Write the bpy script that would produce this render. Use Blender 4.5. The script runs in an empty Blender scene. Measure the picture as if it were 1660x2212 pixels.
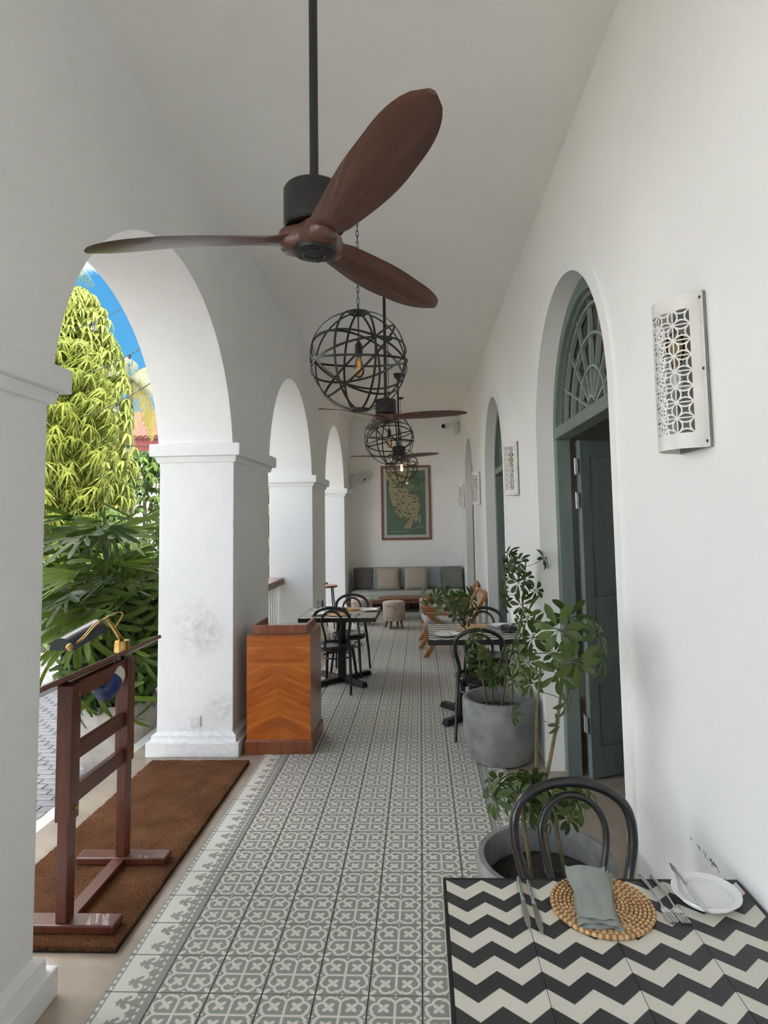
import bpy, bmesh, math, random
from mathutils import Vector, Matrix, Quaternion

# ------------------------------------------------------------------ scene, camera, light
SC = bpy.context.scene
COL = SC.collection
R = math.radians
PI = math.pi

CAM = (1.02614, 0.0, 1.76269)
FPX, CX, CY, YAW, PIT, ROL = 1330.72, 852.30, 1021.85, 0.0408286, 0.0759570, -0.0166932
cam_f = Vector((-math.sin(YAW) * math.cos(PIT), math.cos(YAW) * math.cos(PIT), math.sin(PIT)))
_rt = Vector((math.cos(YAW), math.sin(YAW), 0)); _up = _rt.cross(cam_f)
cam_r = _rt * math.cos(ROL) + _up * math.sin(ROL)
cam_u = -_rt * math.sin(ROL) + _up * math.cos(ROL)
cd = bpy.data.cameras.new('camera'); cam = bpy.data.objects.new('camera', cd); COL.objects.link(cam)
cam.matrix_world = Matrix(((cam_r.x, cam_u.x, -cam_f.x, CAM[0]), (cam_r.y, cam_u.y, -cam_f.y, CAM[1]),
                           (cam_r.z, cam_u.z, -cam_f.z, CAM[2]), (0, 0, 0, 1)))
cd.sensor_fit = 'HORIZONTAL'; cd.sensor_width = 36.0; cd.lens = FPX / 1660 * 36
cd.shift_x = (830 - CX) / 1660; cd.shift_y = (CY - 1106) / 1660
cd.clip_start = 0.05; cd.clip_end = 500
SC.camera = cam

vs = SC.view_settings
vs.view_transform = 'Standard'; vs.look = 'None'; vs.gamma = 1.0; vs.use_curve_mapping = False
vs.exposure = 1.08
SC.display_settings.display_device = 'sRGB'
try:
    SC.cycles.use_denoising = True
    SC.cycles.max_bounces = 9; SC.cycles.diffuse_bounces = 6; SC.cycles.transparent_max_bounces = 16
    SC.cycles.use_adaptive_sampling = True; SC.cycles.adaptive_threshold = 0.12; SC.cycles.adaptive_min_samples = 24
    SC.cycles.sample_clamp_indirect = 8.0
    SC.cycles.caustics_reflective = False; SC.cycles.caustics_refractive = False
except Exception:
    pass

SKY_BLUE = (0.03, 0.16, 0.36); SKY_LOW = (0.075, 0.27, 0.44); SKY_CLOUD = (5.0, 4.85, 4.7); SKY_STR = 1.0
SUN_STR = 4.5
world = bpy.data.worlds.new('sky'); SC.world = world; world.use_nodes = True
nt = world.node_tree; nt.nodes.clear()
def _n(t, **k):
    n = nt.nodes.new(t)
    for a, b in k.items(): setattr(n, a, b)
    return n
_o = _n('ShaderNodeOutputWorld'); _bg = _n('ShaderNodeBackground'); _bg.inputs[1].default_value = SKY_STR
_tc = _n('ShaderNodeTexCoord'); _sep = _n('ShaderNodeSeparateXYZ'); nt.links.new(_tc.outputs['Generated'], _sep.inputs[0])
_ramp = _n('ShaderNodeValToRGB'); _ramp.color_ramp.elements[0].position = 0.0; _ramp.color_ramp.elements[0].color = (*SKY_LOW, 1)
_ramp.color_ramp.elements[1].position = 0.55; _ramp.color_ramp.elements[1].color = (*SKY_BLUE, 1)
nt.links.new(_sep.outputs['Z'], _ramp.inputs[0])
_map = _n('ShaderNodeMapping'); _map.inputs['Scale'].default_value = (1.6, 1.6, 3.6); _map.inputs['Location'].default_value = (7.3, 4.4, 0.5)
nt.links.new(_tc.outputs['Generated'], _map.inputs[0])
_noi = _n('ShaderNodeTexNoise'); _noi.inputs['Scale'].default_value = 0.95; _noi.inputs['Detail'].default_value = 7; _noi.inputs['Roughness'].default_value = 0.6
nt.links.new(_map.outputs[0], _noi.inputs['Vector'])
_cr = _n('ShaderNodeValToRGB'); _cr.color_ramp.elements[0].position = 0.44; _cr.color_ramp.elements[1].position = 0.64
nt.links.new(_noi.outputs['Fac'], _cr.inputs[0])
_mx = _n('ShaderNodeMix', data_type='RGBA'); nt.links.new(_cr.outputs[0], _mx.inputs[0]); nt.links.new(_ramp.outputs[0], _mx.inputs[6])
_mx.inputs[7].default_value = (*SKY_CLOUD, 1)
nt.links.new(_mx.outputs[2], _bg.inputs[0]); nt.links.new(_bg.outputs[0], _o.inputs[0])

sl = bpy.data.lights.new('sun', 'SUN'); sun = bpy.data.objects.new('sun', sl); COL.objects.link(sun)
sl.energy = SUN_STR; sl.angle = R(0.6); sl.color = (1.0, 0.95, 0.84)
sun.location = (6, -8, 14)
sun.rotation_mode = 'QUATERNION'
sun.rotation_quaternion = Vector((-0.36, 0.36, -0.86)).normalized().to_track_quat('-Z', 'Y')

# ------------------------------------------------------------------ helpers
def at(px, py, Y):
    """world point on the plane y = Y seen at photo pixel px, py (used to measure the place)"""
    d = cam_f + cam_r * ((px - CX) / FPX) - cam_u * ((py - CY) / FPX)
    return Vector(CAM) + d * (Y / d.y)
def atx(px, py, X):
    d = cam_f + cam_r * ((px - CX) / FPX) - cam_u * ((py - CY) / FPX)
    return Vector(CAM) + d * ((X - CAM[0]) / d.x)
def pix(p):
    d = Vector(p) - Vector(CAM); z = d.dot(cam_f)
    return (CX + FPX * d.dot(cam_r) / z, CY - FPX * d.dot(cam_u) / z, z)

class MB:
    """collects geometry for ONE mesh object"""
    def __init__(s): s.v = []; s.f = []; s.uv = {}
    def add(s, vs, fs, uvs=None):
        b = len(s.v); s.v += [tuple(p) for p in vs]
        for i, f in enumerate(fs):
            if uvs: s.uv[len(s.f)] = uvs[i]
            s.f.append(tuple(b + k for k in f))
        return s
    def box(s, x0, x1, y0, y1, z0, z1):
        return s.add([(x0,y0,z0),(x1,y0,z0),(x1,y1,z0),(x0,y1,z0),(x0,y0,z1),(x1,y0,z1),(x1,y1,z1),(x0,y1,z1)],
                     [(0,3,2,1),(4,5,6,7),(0,1,5,4),(1,2,6,5),(2,3,7,6),(3,0,4,7)])
    def frustum(s, b, t):
        """b, t = (x0,x1,y0,y1,z)"""
        return s.add([(b[0],b[2],b[4]),(b[1],b[2],b[4]),(b[1],b[3],b[4]),(b[0],b[3],b[4]),
                      (t[0],t[2],t[4]),(t[1],t[2],t[4]),(t[1],t[3],t[4]),(t[0],t[3],t[4])],
                     [(0,3,2,1),(4,5,6,7),(0,1,5,4),(1,2,6,5),(2,3,7,6),(3,0,4,7)])
    def bar(s, p, q, w, h, up=(0,0,1)):
        p = Vector(p); q = Vector(q); d = (q - p).normalized(); u = Vector(up)
        if abs(d.dot(u)) > 0.98: u = Vector((1,0,0)) if abs(d.x) < .9 else Vector((0,1,0))
        a = d.cross(u).normalized() * (w / 2); b = a.cross(d).normalized() * (h / 2)
        return s.add([p-a-b, p+a-b, p+a+b, p-a+b, q-a-b, q+a-b, q+a+b, q-a+b],
                     [(0,3,2,1),(4,5,6,7),(0,1,5,4),(1,2,6,5),(2,3,7,6),(3,0,4,7)])
    def tube(s, path, r, n=8, closed=False, caps=True, flat=None):
        """round tube along path; flat=(w,h) makes a rectangular section"""
        P = [Vector(p) for p in path]; m = len(P); rs = r if isinstance(r, (list, tuple)) else [r] * m
        T = []
        for i in range(m):
            a = P[(i - 1) % m] if (closed or i > 0) else P[i]; b = P[(i + 1) % m] if (closed or i < m - 1) else P[i]
            T.append((b - a).normalized())
        u = Vector((0,0,1)) if abs(T[0].z) < .9 else Vector((1,0,0))
        u = (u - T[0] * u.dot(T[0])).normalized(); base = len(s.v)
        for i in range(m):
            if i: 
                u = u - T[i] * u.dot(T[i])
                u = u.normalized() if u.length > 1e-6 else T[i].orthogonal().normalized()
            w = T[i].cross(u)
            for k in range(n):
                a = 2 * PI * (k + .5) / n
                s.v.append(tuple(P[i] + (u * math.cos(a) + w * math.sin(a)) * rs[i]))
        L = m if closed else m - 1
        for i in range(L):
            j = (i + 1) % m
            for k in range(n):
                s.f.append((base+i*n+k, base+i*n+(k+1)%n, base+j*n+(k+1)%n, base+j*n+k))
        if caps and not closed:
            s.f.append(tuple(base + k for k in range(n))[::-1]); s.f.append(tuple(base + (m-1)*n + k for k in range(n)))
        return s
    def cyl(s, p, q, r0, r1=None, n=16): return s.tube([p, q], [r0, r0 if r1 is None else r1], n)
    def lathe(s, prof, c=(0,0,0), n=32, closed=False):
        """prof = [(r,z)...] about the z axis through c"""
        base = len(s.v); m = len(prof)
        for r, z in prof:
            for k in range(n):
                a = 2 * PI * k / n; s.v.append((c[0] + r * math.cos(a), c[1] + r * math.sin(a), c[2] + z))
        for i in range(m if closed else m - 1):
            j = (i + 1) % m
            for k in range(n):
                s.f.append((base+i*n+k, base+i*n+(k+1)%n, base+j*n+(k+1)%n, base+j*n+k))
        if not closed:
            if prof[0][0] > 1e-5: s.f.append(tuple(base + k for k in range(n))[::-1])
            if prof[-1][0] > 1e-5: s.f.append(tuple(base + (m-1)*n + k for k in range(n)))
        return s
    def prism(s, poly, fn, d0, d1):
        """poly = [(a,b)...]; fn(a,b,d) -> point; extruded from d0 to d1"""
        n = len(poly); vs = [fn(a, b, d0) for a, b in poly] + [fn(a, b, d1) for a, b in poly]
        return s.add(vs, [tuple(range(n))[::-1], tuple(range(n, 2*n))] + [(i, (i+1) % n, n+(i+1) % n, n+i) for i in range(n)])
    def ell(s, c, r, n=12, m=8, M=None):
        c = Vector(c); pts = []
        for i in range(m + 1):
            t = PI * i / m
            for k in range(n):
                a = 2 * PI * k / n; p = Vector((r[0]*math.sin(t)*math.cos(a), r[1]*math.sin(t)*math.sin(a), r[2]*math.cos(t)))
                pts.append(c + (M @ p if M else p))
        return s.add(pts, [(i*n+k, (i+1)*n+k, (i+1)*n+(k+1)%n, i*n+(k+1)%n) for i in range(m) for k in range(n)])
    def grid(s, pts, nu, nv, uv=False):
        """pts row-major nv x nu"""
        fs = [(j*nu+i, j*nu+i+1, (j+1)*nu+i+1, (j+1)*nu+i) for j in range(nv-1) for i in range(nu-1)]
        return s.add(pts, fs)
    def xf(s, M):
        s.v = [tuple(M @ Vector(p)) for p in s.v]; return s
    def mesh(s, name, mat, smooth=35):
        me = bpy.data.meshes.new(name); me.from_pydata(s.v, [], s.f)
        if s.uv:
            ul = me.uv_layers.new(name='UVMap')
            for p in me.polygons:
                if p.index in s.uv:
                    for li, c in zip(p.loop_indices, s.uv[p.index]): ul.data[li].uv = c
        bm = bmesh.new(); bm.from_mesh(me); bmesh.ops.recalc_face_normals(bm, faces=bm.faces) if NORMALS[0] else None
        bm.to_mesh(me); bm.free()
        if smooth:
            me.polygons.foreach_set('use_smooth', [True] * len(me.polygons))
            try: me.set_sharp_from_angle(angle=R(smooth))
            except Exception: pass
        if mat is not None: me.materials.append(mat)
        me.update(); return me
    def build(s, name, mat, parent=None, smooth=35, bevel=0, segs=2, label=None, loc=None):
        o = bpy.data.objects.new(name, s.mesh(name, mat, smooth)); COL.objects.link(o)
        if parent is not None: o.parent = parent
        if bevel:
            m = o.modifiers.new('bevel', 'BEVEL'); m.width = bevel; m.segments = segs; m.limit_method = 'ANGLE'; m.angle_limit = R(40)
            m.harden_normals = False
        if label: o['label'] = label
        if loc is not None: o.location = loc
        return o
NORMALS = [True]

def tag(o, label, cat, group=None, kind=None):
    o['label'] = label; o['category'] = cat
    if group: o['group'] = group
    if kind: o['kind'] = kind
    return o
def thing(name, label, cat, loc=(0,0,0), rz=0, group=None, kind=None):
    o = bpy.data.objects.new(name, None); COL.objects.link(o); o.empty_display_size = .1
    o.location = loc; o.rotation_euler = (0, 0, rz)
    return tag(o, label, cat, group, kind)
def inst(src, parent, loc=(0,0,0), rot=None, scale=None, name=None):
    """another object that shares src's mesh"""
    o = bpy.data.objects.new(name or src.name.split('.')[0], src.data if isinstance(src, bpy.types.Object) else src)
    COL.objects.link(o); o.parent = parent; o.location = loc
    if rot is not None:
        if isinstance(rot, Quaternion): o.rotation_mode = 'QUATERNION'; o.rotation_quaternion = rot
        else: o.rotation_euler = rot
    if scale is not None: o.scale = (scale,)*3 if isinstance(scale, (int, float)) else scale
    return o
def copy_tree(o, parent=None):
    c = o.copy(); COL.objects.link(c); c.parent = parent
    for ch in list(o.children): copy_tree(ch, c)
    return c
def copy_thing(o, loc, rz, label, **k):
    c = copy_tree(o); c.location = loc; c.rotation_euler = (0, 0, rz); c['label'] = label
    return c
def spline(pts, n=8, closed=False):
    """Catmull-Rom through pts"""
    P = [Vector(p) for p in pts]; m = len(P); out = []
    for i in range(m if closed else m - 1):
        p0 = P[(i-1) % m] if (closed or i > 0) else P[0] * 2 - P[1]
        p1 = P[i]; p2 = P[(i+1) % m]; p3 = P[(i+2) % m] if (closed or i < m - 2) else P[-1] * 2 - P[-2]
        for k in range(n):
            t = k / n
            out.append(.5 * ((2*p1) + (p2-p0)*t + (2*p0-5*p1+4*p2-p3)*t*t + (3*p1-p0-3*p2+p3)*t**3))
    if not closed: out.append(P[-1])
    return out

# ------------------------------------------------------------------ materials
MATS = {}
class NT:
    """small wrapper to write node maths"""
    def __init__(s, m):
        m.use_nodes = True; s.t = m.node_tree; s.t.nodes.clear()
        s.out = s.t.nodes.new('ShaderNodeOutputMaterial')
    def node(s, ty, **k):
        n = s.t.nodes.new(ty)
        for a, b in k.items(): setattr(n, a, b)
        return n
    def link(s, a, b): s.t.links.new(a, b)
    def m(s, op, a, b=None, c=None, clamp=False):
        n = s.t.nodes.new('ShaderNodeMath'); n.operation = op; n.use_clamp = clamp
        for i, x in enumerate((a, b, c)):
            if x is None: continue
            if isinstance(x, (int, float)): n.inputs[i].default_value = x
            else: s.link(x, n.inputs[i])
        return n.outputs[0]
    def mix(s, f, a, b):
        n = s.t.nodes.new('ShaderNodeMix'); n.data_type = 'RGBA'
        for i, x in ((0, f), (6, a), (7, b)):
            if isinstance(x, (int, float)): n.inputs[i].default_value = x
            elif isinstance(x, tuple): n.inputs[i].default_value = (*x[:3], 1)
            else: s.link(x, n.inputs[i])
        return n.outputs[2]
    def noise(s, vec, scale, detail=3, rough=.5, out='Fac'):
        n = s.t.nodes.new('ShaderNodeTexNoise'); n.inputs['Scale'].default_value = scale; n.inputs['Detail'].default_value = detail
        n.inputs['Roughness'].default_value = rough
        if vec is not None: s.link(vec, n.inputs['Vector'])
        return n.outputs[out]
    def ramp(s, f, stops):
        n = s.t.nodes.new('ShaderNodeValToRGB'); e = n.color_ramp.elements
        while len(e) < len(stops): e.new(.5)
        for i, (p, c) in enumerate(stops):
            e[i].position = p; e[i].color = (*c, 1) if isinstance(c, tuple) else (c, c, c, 1)
        s.link(f, n.inputs[0]); return n.outputs[0]
    def coord(s, which='Object'):
        return s.node('ShaderNodeTexCoord').outputs[which]
    def mapping(s, vec, scale=(1,1,1), loc=(0,0,0), rot=(0,0,0)):
        n = s.node('ShaderNodeMapping'); n.inputs['Scale'].default_value = scale; n.inputs['Location'].default_value = loc
        n.inputs['Rotation'].default_value = rot; s.link(vec, n.inputs[0]); return n.outputs[0]
    def sep(s, vec):
        n = s.node('ShaderNodeSeparateXYZ'); s.link(vec, n.inputs[0]); return n.outputs
    def bsdf(s, color, rough=.5, metal=0, spec=.5, bump=None, bstr=.3, bdist=.01, coat=0, trans=0, emis=None, estr=0, sheen=0):
        b = s.node('ShaderNodeBsdfPrincipled')
        for k, x in (('Base Color', color), ('Roughness', rough), ('Metallic', metal), ('Specular IOR Level', spec), ('Coat Weight', coat), ('Transmission Weight', trans), ('Sheen Weight', sheen)):
            if isinstance(x, tuple): b.inputs[k].default_value = (*x[:3], 1)
            elif isinstance(x, (int, float)): b.inputs[k].default_value = x
            else: s.link(x, b.inputs[k])
        if emis: b.inputs['Emission Color'].default_value = (*emis, 1); b.inputs['Emission Strength'].default_value = estr
        if bump is not None:
            n = s.node('ShaderNodeBump'); n.inputs['Strength'].default_value = bstr; n.inputs['Distance'].default_value = bdist
            s.link(bump, n.inputs['Height']); s.link(n.outputs[0], b.inputs['Normal'])
        s.link(b.outputs[0], s.out.inputs[0]); return b
def newmat(name):
    m = bpy.data.materials.new(name); MATS[name] = m; return m, NT(m)
def pm(name, c1, c2=None, scale=8, rough=.5, bump=0, bscale=60, metal=0, spec=.5, coat=0, detail=4, stretch=(1,1,1), sheen=0, lo=.35, hi=.65):
    """a plain material: two colours broken up by noise, optional fine relief"""
    m, n = newmat(name); v = n.mapping(n.coord(), stretch)
    col = c1 if c2 is None else n.ramp(n.noise(v, scale, detail, .6), [(lo, c1), (hi, c2)])
    n.bsdf(col, rough, metal, spec, bump=n.noise(v, bscale, 4, .6) if bump else None, bstr=bump, coat=coat, sheen=sheen)
    return m
def plaster(name, base=(.90,.90,.885), dirt=(.55,.54,.50), stains=(), bump=.25):
    """limewashed plaster; stains = [((x,y,z), radius, strength)] scuffs at fixed places on the wall"""
    m, n = newmat(name); v = n.coord('Object')
    big = n.ramp(n.noise(v, 1.3, 4, .6), [(.3, 0.0), (.8, 1.0)])
    c = n.mix(big, base, tuple(x * .955 for x in base))
    for i, (p, rad, st) in enumerate(stains):
        d = n.node('ShaderNodeVectorMath', operation='DISTANCE'); n.link(v, d.inputs[0]); d.inputs[1].default_value = p
        f = n.m('SUBTRACT', 1.0, n.m('DIVIDE', d.outputs['Value'], rad), clamp=True)
        g = n.ramp(n.noise(v, 14 + 5 * i, 6, .7), [(.38, 0.0), (.68, 1.0)])
        c = n.mix(n.m('MULTIPLY', n.m('MULTIPLY', f, g), st), c, dirt)
    if name == 'wall_plaster':      # line of chipped paint low on the wall beside the near table
        x, y, z = n.sep(v); t = n.m('DIVIDE', n.m('SUBTRACT', 2.17, y), .26)          # 0 .. 1 along the chips
        wid = n.m('ADD', n.m('MULTIPLY', t, .012), .002); k = n.m('SUBTRACT', z, .706)
        ins = n.m('MULTIPLY', n.m('LESS_THAN', n.m('ABSOLUTE', k), wid), n.m('LESS_THAN', n.m('ABSOLUTE', n.m('SUBTRACT', t, .5)), .5))
        chip = n.m('MULTIPLY', ins, n.m('GREATER_THAN', n.noise(v, 70, 4, .7), .55)); c = n.mix(n.m('MULTIPLY', chip, n.m('LESS_THAN', x, 1.9)), c, (.12,.13,.13))
    h = n.m('ADD', n.noise(v, 55, 5, .65), n.m('MULTIPLY', n.noise(v, 6, 3), 1.2))
    n.bsdf(c, .85, spec=.25, bump=h, bstr=bump, bdist=.008)
    return m
plaster('wall_plaster', bump=.1, stains=(((1.89, 2.62, .62), .22, .16), ((1.89, 2.3, .45), .3, .10), ((1.89,5.0,.2), .4,.2)))
plaster('arcade_plaster', base=(.89,.89,.885))
plaster('ceiling_plaster', base=(.89,.885,.86), bump=.12)
plaster('column_plaster', base=(.88,.885,.89), bump=.55, stains=(((.0,-.6,.05), .35, .35),))
plaster('scuffed_plaster', base=(.88,.885,.89), dirt=(.50,.50,.50), bump=.6, stains=(((.02,-.56,.95), .26, .9), ((.10,-.56,.90), .16, .8), ((.20,-.56,.35), .15, .9), ((-.05,-.6,.05), .35, .6), ((.2,-.56,.12), .3, .5)))
plaster('outer_plaster', base=(.74,.72,.66))

# --- encaustic floor tiles, drawn from the tile's own UV square
TILE_D = (.275,.285,.262); TILE_L = (.70,.69,.62)
def tile_finish(n, light, vec):
    v = n.coord('Object'); w = n.noise(v, 6, 4, .6)
    d = n.mix(w, tuple(x*.88 for x in TILE_D), tuple(x*1.12 for x in TILE_D))
    l = n.mix(w, tuple(x*.93 for x in TILE_L), TILE_L)
    n.bsdf(n.mix(light, d, l), .42, spec=.35, bump=n.noise(v, 40, 3), bstr=.05)
def soft(n, d, w=.006):
    """1 inside (d<0), 0 outside"""
    return n.m('SUBTRACT', .5, n.m('DIVIDE', d, 2 * w), clamp=True)
def petal(n, s_, t_, c, hl, hw):
    k = n.m('DIVIDE', n.m('SUBTRACT', s_, c), hl)
    prof = n.m('MULTIPLY', n.m('SUBTRACT', 1.0, n.m('MULTIPLY', k, k)), hw)
    return soft(n, n.m('SUBTRACT', n.m('ABSOLUTE', t_), prof))
def circle(n, a, b, ca, cb, r):
    x = n.m('SUBTRACT', a, ca); y = n.m('SUBTRACT', b, cb)
    return n.m('SUBTRACT', n.m('SQRT', n.m('ADD', n.m('MULTIPLY', x, x), n.m('MULTIPLY', y, y))), r)
def field_tile():
    m, n = newmat('floor_tile_clover'); uv = n.coord('UV'); u, v, _ = n.sep(uv)
    a = n.m('ABSOLUTE', n.m('SUBTRACT', u, .5)); b = n.m('ABSOLUTE', n.m('SUBTRACT', v, .5))
    c1 = circle(n, a, b, .195, .325, .122); c2 = circle(n, a, b, .325, .195, .122)
    dg = n.m('MULTIPLY', n.m('SUBTRACT', n.m('ABSOLUTE', n.m('SUBTRACT', a, b)), .345), .707)
    sm = n.m('MULTIPLY', n.m('SUBTRACT', n.m('ADD', a, b), .53), .707)
    heart = n.m('MINIMUM', n.m('MINIMUM', c1, c2), n.m('MAXIMUM', dg, sm))
    heart = n.m('MAXIMUM', heart, dg)
    line = soft(n, n.m('SUBTRACT', n.m('ABSOLUTE', n.m('ADD', heart, .005)), .026))
    cross = n.m('MULTIPLY', soft(n, n.m('SUBTRACT', n.m('MINIMUM', a, b), .024)), soft(n, heart))
    qa = n.m('SUBTRACT', a, .21); qb = n.m('SUBTRACT', b, .21)
    s_ = n.m('MULTIPLY', n.m('ADD', qa, qb), .707); t_ = n.m('MULTIPLY', n.m('SUBTRACT', qa, qb), .707)
    f1 = petal(n, n.m('ABSOLUTE', s_), t_, .068, .074, .040); f2 = petal(n, n.m('ABSOLUTE', t_), s_, .068, .074, .040)
    ka = n.m('SUBTRACT', .5, a); kb = n.m('SUBTRACT', .5, b)
    s2 = n.m('MULTIPLY', n.m('ADD', ka, kb), .707); t2 = n.m('MULTIPLY', n.m('SUBTRACT', ka, kb), .707)
    f3 = petal(n, s2, t2, .10, .088, .042)
    d1 = soft(n, circle(n, a, kb, 0, .03, .021)); d2 = soft(n, circle(n, ka, b, .03, 0, .021))
    L = line
    for x in (cross, f1, f2, f3, d1, d2): L = n.m('MAXIMUM', L, x)
    tile_finish(n, L, uv); return m
def border_tile():
    """u=0 outer edge of the carpet of tiles, u=1 beside the clover field"""
    m, n = newmat('floor_tile_border'); uv = n.coord('UV'); u, v, _ = n.sep(uv)
    def chk(c, k=6):
        w = n.m('ABSOLUTE', n.m('SUBTRACT', n.m('FRACT', n.m('MULTIPLY', v, k)), .5))
        return n.m('MULTIPLY', soft(n, n.m('SUBTRACT', w, .25), .05), soft(n, n.m('SUBTRACT', n.m('ABSOLUTE', n.m('SUBTRACT', u, c)), .026)))
    L = n.m('MAXIMUM', chk(.075), chk(.83))
    # light ground between the two checked lines, reaching in to the scrolls
    v2 = n.m('MULTIPLY', n.m('SUBTRACT', n.m('FRACT', n.m('MULTIPLY', v, 2)), .5), .5)   # -.25 .. .25, fleur spike at 0
    av = n.m('ABSOLUTE', v2)
    ground = n.m('MULTIPLY', soft(n, n.m('SUBTRACT', .135, u)), soft(n, n.m('SUBTRACT', u, .50)))
    lob = soft(n, circle(n, u, av, .56, .145, .115))                      # light scroll
    eye = soft(n, circle(n, u, av, .55, .12, .042)); tail = soft(n, circle(n, u, av, .50, .075, .05))
    L2 = n.m('MAXIMUM', ground, lob)
    spike = petal(n, u, v2, .47, .15, .05); wing = soft(n, circle(n, u, av, .40, .055, .034)); stem = soft(n, n.m('MAXIMUM', n.m('SUBTRACT', av, .022), n.m('SUBTRACT', .45, u)))
    dark = n.m('MAXIMUM', n.m('MAXIMUM', n.m('MAXIMUM', eye, tail), n.m('MAXIMUM', spike, wing)), stem)
    L2 = n.m('MULTIPLY', L2, n.m('SUBTRACT', 1.0, dark))
    tri = soft(n, n.m('ADD', n.m('SUBTRACT', n.m('ABSOLUTE', n.m('SUBTRACT', u, .735)), .035), n.m('MULTIPLY', n.m('SUBTRACT', .25, av), -.0)))
    tri = n.m('MULTIPLY', tri, soft(n, n.m('SUBTRACT', n.m('ABSOLUTE', n.m('SUBTRACT', av, .125)), n.m('MULTIPLY', n.m('SUBTRACT', .775, u), .55))))
    L = n.m('MAXIMUM', n.m('MAXIMUM', L, L2), tri)
    tile_finish(n, L, uv); return m
field_tile(); border_tile()
def zigzag_tile():
    m, n = newmat('tabletop_zigzag'); uv = n.coord('UV'); u, v, _ = n.sep(uv)
    t = n.m('MULTIPLY', n.m('ABSOLUTE', n.m('SUBTRACT', n.m('FRACT', n.m('MULTIPLY', u, 2)), .5)), 2)
    w = n.m('ADD', n.m('SUBTRACT', n.m('MULTIPLY', n.m('SUBTRACT', v, 1.0), .2), n.m('MULTIPLY', t, .043)), .095)
    p = n.m('FRACT', n.m('MULTIPLY', w, 10)); d = n.m('SUBTRACT', n.m('ABSOLUTE', n.m('SUBTRACT', p, .25)), .25)
    d = n.m('MINIMUM', d, n.m('SUBTRACT', n.m('ABSOLUTE', n.m('SUBTRACT', p, 1.25)), .25))
    L = soft(n, d, .012); o = n.coord('Object'); k = n.noise(o, 9, 5, .6)
    n.bsdf(n.mix(L, n.mix(k, (.022,.022,.024), (.05,.05,.052)), n.mix(k, (.60,.57,.49), (.70,.67,.59))), .45, spec=.4)
    return m
zigzag_tile()
def cement():
    m, n = newmat('cement_floor'); v = n.coord('Object')
    c = n.ramp(n.noise(v, 2.2, 6, .65), [(.3, (.30,.245,.19)), (.55, (.40,.335,.265)), (.8, (.47,.41,.33))])
    c = n.mix(n.ramp(n.noise(v, 9, 5, .7), [(.5, 0.0), (.8, .5)]), c, (.25,.22,.19))
    n.bsdf(c, .38, spec=.4, bump=n.noise(v, 25, 4), bstr=.08); return m
cement()
pm('kerb_paint', (.62,.60,.55), (.74,.72,.68), 6, .7, .2)
pm('paver_stone', (.16,.16,.165), (.27,.27,.275), 5, .6, .5, 45)
pm('grout', (.035,.036,.034), (.06,.06,.057), 20, .9)
pm('gravel', (.19,.175,.15), (.28,.26,.22), 60, .9, .4, 80)
pm('sand_joint', (.10,.10,.09), (.16,.155,.14), 20, .9)
def wood(name, a, b, c, axis=2, scale=1.0, rough=.35, coat=.25, rings=14):
    m, n = newmat(name); v = n.coord('Object')
    st = [7, 7, 7]; st[axis] = .7
    w = n.noise(n.mapping(v, tuple(x*scale for x in st)), 3.2, 6, .62)
    f = n.noise(n.mapping(v, tuple(x*scale*6 for x in st)), 4, 3, .6)
    k = n.m('ADD', n.m('MULTIPLY', w, .75), n.m('MULTIPLY', f, .25))
    n.bsdf(n.ramp(k, [(.32, a), (.5, b), (.68, c)]), rough, spec=.45, bump=f, bstr=.06, coat=coat); return m
wood('fan_blade_wood', (.045,.018,.012), (.085,.035,.022), (.12,.052,.032), 0, .8, .35, .2)
wood('menu_wood', (.065,.017,.010), (.115,.032,.018), (.16,.05,.028), 2, 1, .35, .3)
wood('menu_wood_y', (.065,.017,.010), (.115,.032,.018), (.16,.05,.028), 1, 1, .35, .3)
wood('teak', (.25,.095,.03), (.40,.165,.055), (.50,.23,.085), 1, 1, .4, .2)
wood('stool_wood', (.12,.045,.022), (.19,.075,.035), (.25,.10,.05), 2, 1, .4, .2)
wood('lectern_side', (.13,.035,.015), (.21,.06,.022), (.27,.085,.03), 2, .8, .3, .35)
wood('frame_wood', (.14,.06,.03), (.21,.095,.05), (.26,.12,.065), 2, 1, .5, 0)
wood('rail_wood', (.22,.15,.13), (.33,.23,.20), (.42,.32,.28), 1, 1, .7, 0)
wood('red_seat', (.16,.035,.025), (.24,.06,.04), (.3,.08,.06), 0, 1, .4, .2)
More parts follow.
